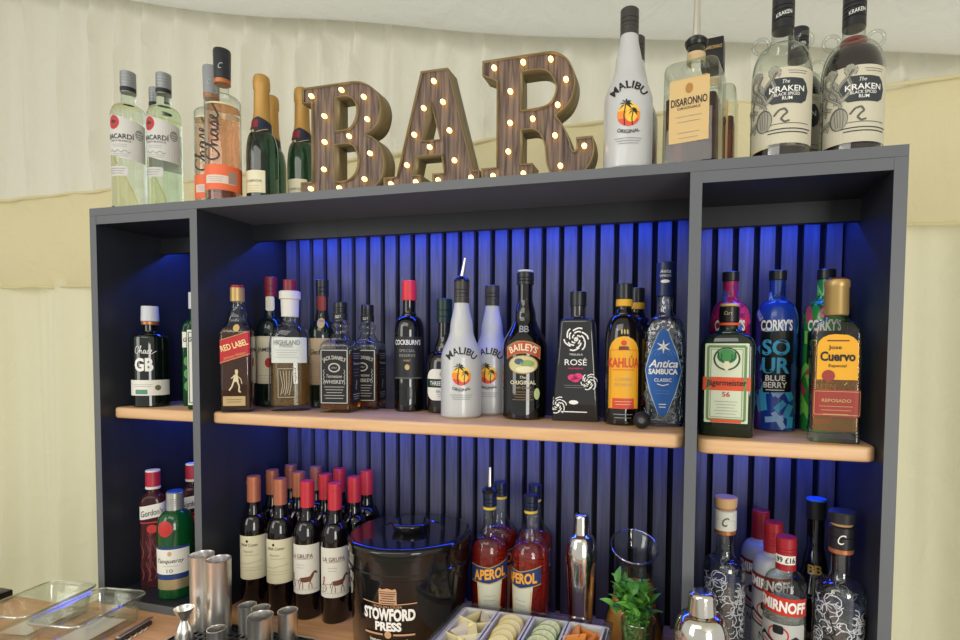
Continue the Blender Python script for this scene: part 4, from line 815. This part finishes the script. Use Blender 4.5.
ap = aper(); dup(ap, 'red aperitif bottle hidden behind the one with the pourer', on_counter(.863, .203), 20); dup(ap, 'red aperitif bottle, its label cut, middle front of the group', on_counter(.952, .1235), -18); dup(ap, 'red aperitif bottle without pourer standing behind at right', on_counter(.938, .203), 12)
pourer(ap, .283, .0135, tilt=.0, h=.04)

# shakers
def shaker(label, loc, h, r, capf, rz=0):
    t = empty('cocktail_shaker', label, 'shaker', loc, rz, 'steel cocktail shakers'); hb = h * .62
    loft('cup', [('l', 0, r * .72), ('l', .003, r * .75), ('l', hb, r)], CHROME, t, K=12)
    loft('strainer_top', [('l', hb + .0005, r * 1.04), ('l', hb + .008, r * 1.06), ('q', h * .84, r * .6), ('l', h * .855, r * .5)], CHROME, t, K=12)
    kk = [('l', h * .84, r * .56), ('l', h * .965, r * .5), ('q', h, r * .3)]; loft('cap', kk, CHROME, t, K=12)
shaker('tall steel cocktail shaker between aperitif bottles and glass jug', on_counter(1.049, .14), .252, .0292, .3)
shaker('steel cocktail shaker at the bottom edge before the vodka bottles', on_counter(1.266, -.047), .208, .0378, .3)

# jug and mint glass
def shell(name, outer, th, m, par, K=12):
    bm = bmesh.new(); so = secs(outer); si = [(z + (th if i == 0 else 0), max(a - th, .001), max(b - th, .001), max(c - th, .001)) for i, (z, a, b, c) in enumerate(so)][::-1]
    allr = so + si; rings = [[bm.verts.new((x, y, z)) for x, y in ring(hw, hd, cr, K)] for z, hw, hd, cr in allr]; n = 4 * K
    for a, b in zip(rings, rings[1:]):
        for i in range(n): bm.faces.new((a[i], a[(i + 1) % n], b[(i + 1) % n], b[i]))
    bm.faces.new(rings[0][::-1]); bm.faces.new(rings[-1]); o = mk(name, bm, m, par, 50); return o
t = empty('glass_jug', 'clear glass jug of orange juice with slanted pouring lip behind mint', 'jug', on_counter(1.148, .165), 0)
kj = [('l', 0, .056), ('l', .003, .058), ('l', .02, .0585), ('s', .12, .036), ('s', .165, .0365), ('s', .19, .045)]
o = shell('glass_body', kj, .002, CLEAR, t)
for v in o.data.vertices:
    if v.co.z > .15: v.co.z += (v.co.z - .15) / .04 * (-.12 * v.co.x + .38 * v.co.y)
RIMG = thin('bright_glass_rim', 'f4f6f4', 'd0d8d4', .3, .85)
tube('rim', [(.0445 * cos(a), .0445 * sin(a), .19 + (-.12 * .0445 * cos(a) + .38 * .0445 * sin(a))) for a in [2 * pi * i / 48 for i in range(48)]], .0017, RIMG, t)
loft('liquid', [('l', .004, .054), ('l', .02, .0555), ('s', .112, .0375)], mat('orange_juice', 'd8903c', .3), t)
t = empty('mint_glass', 'small clear tumbler holding a bunch of fresh mint', 'glass', on_counter(1.165, .068), 0)
shell('glass_body', [('l', 0, .026), ('l', .095, .0305)], .0015, CLEAR, t); tube('rim', [(.0298 * cos(a), .0298 * sin(a), .095) for a in [2 * pi * i / 36 for i in range(36)]], .0011, RIMG, t)
mi = empty('mint_bunch', 'bunch of fresh green mint leaves standing in the small tumbler', 'mint', (1.165, .068, ZC + .008), 0)
MG = mat('mint_leaf_green', '7cba52', .4, trans=0); MG2 = mat('mint_leaf_dark', '4c8c3a', .4); MS = mat('mint_stem', '4a7a3a', .5)
def leaf(bm, c, dr, nrm, L, wdt, mi_):
    dr = dr.normalized(); sd = dr.cross(nrm).normalized(); up = sd.cross(dr); P = []
    for i, (u, ww) in enumerate(((0, .05), (.2, .7), (.45, 1), (.7, .75), (.88, .35), (1, .02))):
        b = c + dr * L * u - up * L * .35 * u * u
        P.append([bm.verts.new(b - sd * wdt * ww + up * wdt * .35 * ww), bm.verts.new(b), bm.verts.new(b + sd * wdt * ww + up * wdt * .35 * ww)])
    for a, b in zip(P, P[1:]):
        for j in (0, 1): f = bm.faces.new((a[j], a[j + 1], b[j + 1], b[j])); f.material_index = mi_
bm = bmesh.new(); rnd = random.Random(3)
bs = bmesh.new()
for s in range(20):
    a = rnd.uniform(0, 2 * pi); r0 = rnd.uniform(0, .014); r1 = rnd.uniform(.008, .032); H = rnd.uniform(.105, .15)
    p0 = Vector((r0 * cos(a), r0 * sin(a), .0)); p1 = Vector((r1 * cos(a) - .012, r1 * sin(a) * .7, H))
    pv = None
    for i in range(6):
        c = p0.lerp(p1, i / 5); cur = [bs.verts.new(c + Vector((.0012 * cos(q), .0012 * sin(q), 0))) for q in (0, 2.1, 4.2)]
        if pv:
            for q in range(3): bs.faces.new((pv[q], pv[(q + 1) % 3], cur[(q + 1) % 3], cur[q]))
        pv = cur
    for j in range(22):
        u = .15 + .85 * j / 21; c = p0.lerp(p1, u); inside = c.z < .09; ang = j * 2.4 + s
        L = (.011 if inside else .029) * rnd.uniform(.8, 1.2); el = rnd.uniform(.6, 1.45)
        dr = Vector((cos(ang) * cos(el), sin(ang) * cos(el), sin(el)))
        if inside:
            rr = math.hypot(c.x + dr.x * L, c.y + dr.y * L)
            if rr > .025: dr = Vector((-dr.x * .2, -dr.y * .2, 1))
            if math.hypot(c.x, c.y) > .021: c *= .75
        leaf(bm, c, dr, Vector((rnd.uniform(-.3, .3), rnd.uniform(-.3, .3), 1)), L, L * .28, rnd.randint(0, 1))
mk('leaves', bm, [MG, MG2], mi, 80, recalc=False); mk('stems', bs, MS, mi, 60)

# vodka corner
def cutvodka(label, loc, rz, capm, ringm, lab, s=1):
    r = .035; t = empty('vodka_bottle', label, 'bottle', loc, rz, None, s)
    k = [('l', 0, r * .93), ('l', .003, r), ('l', .19, r), ('q', .207, r * .62), ('c', .222, .0145), ('l', .262, .0135)]
    sf = surf(k); loft('glass_body', k, thin('cut_clear_glass', 'e4eaec', '8a9498', .1, .7), t); loft('liquid', [('l', .006, r - .003), ('l', .165, r - .003)], mat('lightened_vodka', 'd4d8dc', .05, trans=.85, ior=1.25), t); ridged('neck_sleeve', .258, .292, .0185, lab, t, 1); cyl('neck_ring', .25, .258, .0175, COPPER, t)  # clear vodka; pale diffuse share stands in for light refracted through it
    cyl('stopper_base', .292, .297, .0155, mat('tan_cork', 'b08a60', .7), t); loft('stopper', [('l', .297, .0185), ('l', .312, .0195), ('l', .314, .018)], capm, t)
    d = Decal(surf([('l', 0, .0186), ('l', 1, .0186)])); d.text('C', 0, .274, .011, .015, ringm, 0, .4); d.build('emblem', t)
    d = Decal(sf, .0004); E_ = mat('etched_lace', 'd6dade', .4); rnd = random.Random(11)
    for i in range(190):
        x, z, R = rnd.uniform(-.045, .105), rnd.uniform(.012, .185), rnd.uniform(.004, .009); a0 = rnd.uniform(0, 6)
        d.line([(x + R * cos(a0 + b) * (1 + .12 * b), z + R * sin(a0 + b) * (1 + .12 * b)) for b in (0, .8, 1.6, 2.4, 3.2, 4.0)], .0011, E_, 1)
    d.script(-.022, .1, .13, .036, INK, .0022, rot=90); d.build('etching', t)
cutvodka('lace-etched clear vodka bottle with pale wooden stopper and white neck', on_counter(1.308, .108), -2, mat('light_wood_stopper', 'd0a878', .5), INK, mat('white_sleeve', 'd8d8cc', .5))
cutvodka('lace-etched clear vodka bottle with black stopper in the far right corner', on_counter(1.4765, .055), -12, mat('navy_black_cap', ''), WHITEI, mat('black_sleeve', '1c1c20', .4), 1.015)
def smir(frosted=False):
    r = .0325; t = empty('vodka_bottle', 'clear vodka bottle with red cap wearing a price sticker, front one', 'bottle', on_counter(1.3975, .056), -14, 'red capped vodka bottles')
    k = [('l', 0, r * .93), ('l', .003, r), ('l', .185, r), ('q', .212, r * .55), ('s', .217, .0145), ('l', .23, .0135)]
    sf = surf(k); loft('glass_body', k, mat('frosted_grey_glass', 'b4b8bc', .3, trans=.2) if frosted else CLEAR, t)
    if not frosted: loft('liquid', [('l', .006, r - .003), ('l', .165, r - .003)], mat('lightened_spirit', 'dde0dc', .05, trans=.78, ior=1.25), t)  # brightness refracted by the clear spirit is mixed into its pale colour
    ridged('cap', .218, .27, .0155, REDCAP, t, 5)
    RB = mat('vodka_red', 'c0301c', .5); PL = mat('grey_white_label', 'b8bab8', .5); d = Decal(sf); d.rect(-.002, .082, .078, .115, PL, 0, r=.006); d.build('label', t); d = Decal(sf); d.rect(-.002, .168, .084, .028, mat('dark_vodka_red', '7c2420', .5) if frosted else RB, 0, rot=-3); d.build('red_band', t)
    d = Decal(sf, .0007); d.text('SMIRNOFF', -.002, .168, .074, .018, WHITEI, .04, rot=-3); d.disc(-.006, .122, .016, .014, RB, 1); d.disc(-.006, .122, .0135, .0115, PL, 2); d.rect(-.006, .130, .016, .014, INK, 3, .004)
    d.poly([(-.038, 0.1140), (-.03, 0.1220), (-.006, 0.1060), (.02, 0.1220), (.03, 0.1140), (.026, 0.0990), (-.006, 0.0920), (-.034, 0.0990)], INK, 2); d.poly([(-.034, 0.1120), (-.028, 0.1160), (-.006, 0.1030), (.018, 0.1160), (.026, 0.1120), (.022, 0.1020), (-.006, 0.0950), (-.03, 0.1020)], PL, 3); d.line([(-.03, 0.1100), (-.006, 0.0980), (.022, 0.1100)], .002, RB, 4); d.text('N\u00ba21', -.004, .078, .024, .013, INK, .01); d.fine(-.004, .064, .05, 5, .007, GREYI); d.build('lettering', t)
    return t
sm = smir(); s2 = smir(True); s2['label'] = 'frosted grey-white vodka bottle with red cap behind the price-stickered one'; s2.location = on_counter(1.3895, .133); dup(s2, 'frosted grey-white vodka bottle with red cap, hindmost of the three', on_counter(1.3775, .203), -14)
d = Decal(surf([('l', 0, .0159), ('l', 1, .0159)]), .0006); d.rect(0, .236, .034, .014, PAPER, 0); d.text('.99 \u00a316', 0, .236, .03, .009, INK, .015); d.build('price_sticker', sm)
t = empty('cream_liqueur_bottle', 'slim black bottle with blue cap and gold monogram at lower right back', 'bottle', on_counter(1.468, .185), -12)
k = [('l', 0, .036), ('l', .003, .039), ('l', .125, .039), ('s', .185, .02), ('s', .22, .0145), ('l', .28, .0142)]
sf = surf(k); loft('glass_body', k, BLKGL, t); cyl('cap', .268, .3, .0165, mat('black_cap', ''), t); cyl('cap_top', .3, .304, .0165, mat('blue_cap_disc', '3a78c0', .4), t)
d = Decal(sf); d.text('B', -.005, .18, .012, .016, GOLD, .03); d.text('B', .006, .18, .012, .016, GOLD, .03); d.build('emblem', t)

# ---------------- bar tools at lower left ----------------
mt = empty('drip_mat', 'black perforated drip mat with steel rim under the metal cups', 'drip mat', on_counter(.44, -.138), 0)
MX, MY = .147, .13
bm = bmesh.new()
def ringbox(bm, hx, hy, w_, z0, z1, cr):
    o = ring(hx, hy, cr, 6); i_ = ring(hx - w_, hy - w_, max(cr - w_, .002), 6); n = len(o)
    A = [[bm.verts.new((x, y, z)) for x, y in L] for L, z in ((o, z0), (o, z1), (i_, z1), (i_, z0))]
    for p, q in zip(A, A[1:] + A[:1]):
        for k in range(n): bm.faces.new((p[k], p[(k + 1) % n], q[(k + 1) % n], q[k]))
ringbox(bm, MX, MY, .004, 0, .010, .03); mk('rim', bm, STEEL, mt, 40)
bm = bmesh.new()
for i in range(20):
    x = -MX + .012 + i * (2 * MX - .024) / 19; box(bm, x - .003, x + .003, -MY + .008, MY - .008, .003, .0085)
for j in range(17):
    y = -MY + .012 + j * (2 * MY - .024) / 16; box(bm, -MX + .008, MX - .008, y - .003, y + .003, .0032, .0083)
mk('grid', bm, mat('black_rubber', ''), mt, 0)
bm = bmesh.new(); box(bm, -MX + .006, MX - .006, -MY + .006, MY - .006, .0, .002); mk('drip_pan', bm, STEEL, mt, 0)
def cup(label, x, y, r, h, grp='steel thimble measures'):
    t = empty('measuring_cup', label, 'measure', (x, y, ZC + .0091), 0, grp)
    shell('cup_wall', [('l', 0, r * .97), ('l', h * .5, r * .985), ('l', h - .002, r), ('l', h, r * 1.02)], .0009, mat('brushed_steel', 'f4f1ea', .28, metal=1), t)
cup('tall steel cylinder cup, left of the two', .319, -.032, .0222, .147, 'tall steel cylinder cups'); cup('tall steel cylinder cup, right of the two', .370, -.042, .0218, .147, 'tall steel cylinder cups')
cup('small steel measure, furthest back of the cluster', .417, -.022, .0165, .053)
cup('small steel measure between three others in the cluster', .4555, -.029, .0165, .056)
cup('largest small steel measure at front of the cluster', .493, -.072, .0218, .066)
cup('small steel measure furthest right, nearest the wine', .516, -.028, .0177, .058)
cup('lowest steel measure standing before the tall cylinders', .422, -.1, .0158, .045)
t = empty('jigger', 'hourglass shaped steel jigger left of the tall cylinder cups', 'jigger', (.331, -.085, ZC + .0091), 0)
shell('jigger_body', [('l', 0, .0165), ('l', .018, .0145), ('s', .043, .0075), ('s', .063, .0165), ('l', .064, .0172)], .0008, mat('brushed_steel', ''), t)
# corkscrew
t = empty('corkscrew', 'folded metal corkscrew lying on the counter between dish and drip mat', 'corkscrew', (.2, -.085, ZC + .0045), 8)
bm = bmesh.new(); box(bm, -.006, .006, -.05, .045, -.004, .005); bevel(bm, .0025, 2); mk('handle', bm, mat('dark_handle', '3a3534', .35), t)
bm = bmesh.new(); box(bm, -.004, .004, -.03, .05, .0055, .009); bevel(bm, .001, 1); mk('lever', bm, STEEL, t)
bm = bmesh.new(); pv = None
for i in range(60):
    a = i * .55; c = Vector((.0105 + .0025 * cos(a), -.04 + i * .0011, .0 + .0025 * sin(a))); cur = [bm.verts.new(c + Vector((.0008 * cos(q), 0, .0008 * sin(q)))) for q in (0, 1.57, 3.14, 4.71)]
    if pv:
        for q in range(4): bm.faces.new((pv[q], pv[(q + 1) % 4], cur[(q + 1) % 4], cur[q]))
    pv = cur
mk('worm', bm, STEEL, t)
# glass dishes
DG = thin('oven_glass', 'f8faf6', 'c4cec4', .1, .8)
def dish(label, x, y, rz):
    t = empty('glass_dish', label, 'dish', on_counter(x, y), rz, 'rectangular clear glass dishes')
    shell('dish_body', [('l', 0, .047, .064, .014), ('l', .002, .050, .067, .016), ('l', .048, .056, .073, .02), ('l', .050, .061, .078, .022), ('l', .0535, .0612, .0782, .0222), ('l', .0545, .060, .077, .022)], .003, DG, t, K=7)
    tube('rim', [(x_, y_, .0535) for x_, y_ in ring(.0605, .0775, .022, 7)], .0022, RIMG, t); tube('foot_rim', [(x_, y_, .002) for x_, y_ in ring(.0485, .0655, .015, 7)], .0017, RIMG, t)
    bm = bmesh.new(); box(bm, -.03, .03, -.05, .05, .0044, .0052); mk('white_sheet', bm, PAPER, t, 0)  # thin white sheet across the dish bottom
dish('clear rectangular glass dish nearest the shelving, right of the two', .115, -.1, 7); dish('clear rectangular glass dish at far left edge of the counter', -.02, -.102, 7)
bm = bmesh.new(); box(bm, -.03, .03, -.04, .04, 0, .02); bevel(bm, .003)
o = mk('black_box', bm, BLACK); o.location = on_counter(-.235, -.075); tag(o, 'low black plastic box at the left end of the counter behind the dish', 'box')

# garnish tray
gt = empty('garnish_tray', 'white divided garnish tray with clear rim holding cut citrus', 'garnish tray', on_counter(.977, -.012), 0)
TX, TY, TH = .139, .074, .08; WP = mat('white_plastic', 'd2d0cc', .35); CP = thin('clear_plastic', 'e8ecf4', '90a0c0', .15, .8)
bm = bmesh.new(); ringbox(bm, TX, TY, .003, .0, TH - .004, .006); box(bm, -TX + .004, TX - .004, -TY + .004, TY - .004, 0, .003); mk('tray_body', bm, WP, gt, 40)
bm = bmesh.new(); ringbox(bm, TX + .006, TY + .006, .0055, TH - .006, TH + .004, .008); mk('clear_rim', bm, CP, gt, 40)
cw = (2 * TX - .012) / 4; CX = []
for i in range(4):
    cxx = -TX + .006 + cw * (i + .5); CX.append(cxx); bm = bmesh.new(); hx = cw / 2 - .001; hy = TY - .006
    o_ = ring(hx, hy, .004, 3); i_ = ring(hx - .004, hy - .004, .004, 3); b_ = ring(hx - .008, hy - .008, .004, 3); n = len(o_)
    A = [[bm.verts.new((x + cxx, y, z)) for x, y in L] for L, z in ((o_, TH), (i_, TH), (b_, .03))]
    for p, q in zip(A, A[1:]):
        for k in range(n): bm.faces.new((p[k], p[(k + 1) % n], q[(k + 1) % n], q[k]))
    bm.faces.new(A[-1]); bm.faces.new(A[0][::-1]) if False else None
    mk('compartment', bm, WP, gt, 40)
def citrus(name, peel, flesh, label, cat, grp, R=.0232, th=.004):
    root = empty(name, label, cat, (0, 0, 0), 0, grp)
    bm = bmesh.new(); bmesh.ops.create_cone(bm, cap_ends=True, segments=28, radius1=R, radius2=R, depth=th); mk('peel', bm, mat(peel[0], peel[1], .45), root, 30)
    bm = bmesh.new()
    bmesh.ops.create_cone(bm, cap_ends=True, segments=28, radius1=R * .92, radius2=R * .92, depth=th + .0004)
    for f in bm.faces: f.material_index = 0
    for s in (-1, 1):
        for i in range(9):
            a0 = 2 * pi * i / 9 + .09; a1 = 2 * pi * (i + 1) / 9 - .09; P = [(R * .1 * cos((a0 + a1) / 2), R * .1 * sin((a0 + a1) / 2))] + [(R * .84 * cos(a0 + (a1 - a0) * j / 4), R * .84 * sin(a0 + (a1 - a0) * j / 4)) for j in range(5)]
            f = bm.faces.new([bm.verts.new((x, y, s * (th / 2 + .0006))) for x, y in P]); f.material_index = 1
    mk('flesh', bm, [mat(peel[0] + '_pith', 'e8e0b0', .5), mat(flesh[0], flesh[1], .3)], root, 0)
    return root
def place(root, lab, i, x, y, z, tilt, az, first):
    o = root if first else dup(root, lab, (0, 0, 0))
    o['label'] = lab; o.location = (.977 + CX[i] + x, -.012 + y, ZC + .0004 + z); o.rotation_euler = (radians(tilt), 0, radians(az)); return o
ZG = TH - .009
lem = citrus('lemon_slice', ('lemon_peel', 'd8b83c'), ('lemon_flesh', 'ecdc98'), 'x', 'lemon slice', 'lemon slices in the garnish tray')
names = ['hindmost', 'second hindmost', 'middle', 'second nearest', 'nearest']
for j in range(5): place(lem, 'round lemon slice, %s in the second compartment of the tray' % names[j], 1, (-.001, .001, -.001, .001, 0)[j], .04 - .020 * j, ZG + .001 * j, 28, 20 - 12 * j, j == 0)
lim = citrus('lime_slice', ('lime_peel', '7a9a3c'), ('lime_flesh', 'd0d8a0'), 'x', 'lime slice', 'lime slices in the garnish tray')
for j in range(5): place(lim, 'round lime slice, %s in the third compartment of the tray' % names[j], 2, (.001, -.001, .001, -.001, 0)[j], .04 - .020 * j, ZG + .001 * j, 26, -15 + 14 * j, j == 0)
def wedge(name, pc, fc, label, cat, grp, R=.02, L=.044):
    root = empty(name, label, cat, (0, 0, 0), 0, grp); bm = bmesh.new(); n = 7; m_ = 9; rows = []
    for i in range(m_ + 1):
        u = -1 + 2 * i / m_; rr = R * sqrt(max(1 - u * u, .01)); rows.append([bm.verts.new((L / 2 * u, rr * sin(radians(-28 + 56 * j / n)), rr * cos(radians(-28 + 56 * j / n)) - R * .5)) for j in range(n + 1)])
    for a, b in zip(rows, rows[1:]):
        for j in range(n): bm.faces.new((a[j], a[j + 1], b[j + 1], b[j]))
    mk('peel', bm, mat(*pc, .45), root, 60); bm = bmesh.new(); c = [bm.verts.new((L / 2 * (-1 + 2 * i / m_) * .96, 0, -R * .5)) for i in range(m_ + 1)]
    for s in (-28, 28):
        e = [bm.verts.new((L / 2 * (-1 + 2 * i / m_) * .98, R * .97 * sqrt(max(1 - (-1 + 2 * i / m_) ** 2, .01)) * sin(radians(s)), R * .97 * sqrt(max(1 - (-1 + 2 * i / m_) ** 2, .01)) * cos(radians(s)) - R * .5)) for i in range(m_ + 1)]
        for i in range(m_): bm.faces.new((c[i], c[i + 1], e[i + 1], e[i]))
    mk('flesh', bm, mat(*fc, .35), root, 30); return root
lw_ = wedge('lemon_wedge', ('lemon_peel', 'd8b83c'), ('lemon_wedge_flesh', 'efe2ac'), 'x', 'lemon wedge', 'lemon wedges in the garnish tray')
pos = [(-.014, .044, 'back left corner'), (.012, .046, 'back right corner'), (-.014, .02, 'left side, second from back'), (.014, .022, 'right side, second from back'), (-.012, -.004, 'left side, middle'), (.012, -.004, 'right side, middle'), (-.01, -.03, 'front left'), (.014, -.03, 'front right')]
for j, (x, y, nm) in enumerate(pos):
    o = place(lw_, 'pale lemon wedge at %s of the first compartment' % nm, 0, x, y, ZG + .001, 0, 35 + 67 * j, j == 0); o.rotation_euler = (radians(150 if j % 2 else 205), 0, radians(60 + 47 * j))
ow = wedge('orange_wedge', ('orange_peel', 'e07820'), ('orange_flesh', 'e89040'), 'x', 'orange wedge', 'orange wedges in the garnish tray')
for j, (x, y, nm) in enumerate(pos):
    o = place(ow, 'orange wedge at %s of the last compartment' % nm, 3, x, y, ZG + .001, 0, 0, j == 0); o.rotation_euler = (radians(150 if j % 2 else 205), 0, radians(100 + 53 * j))
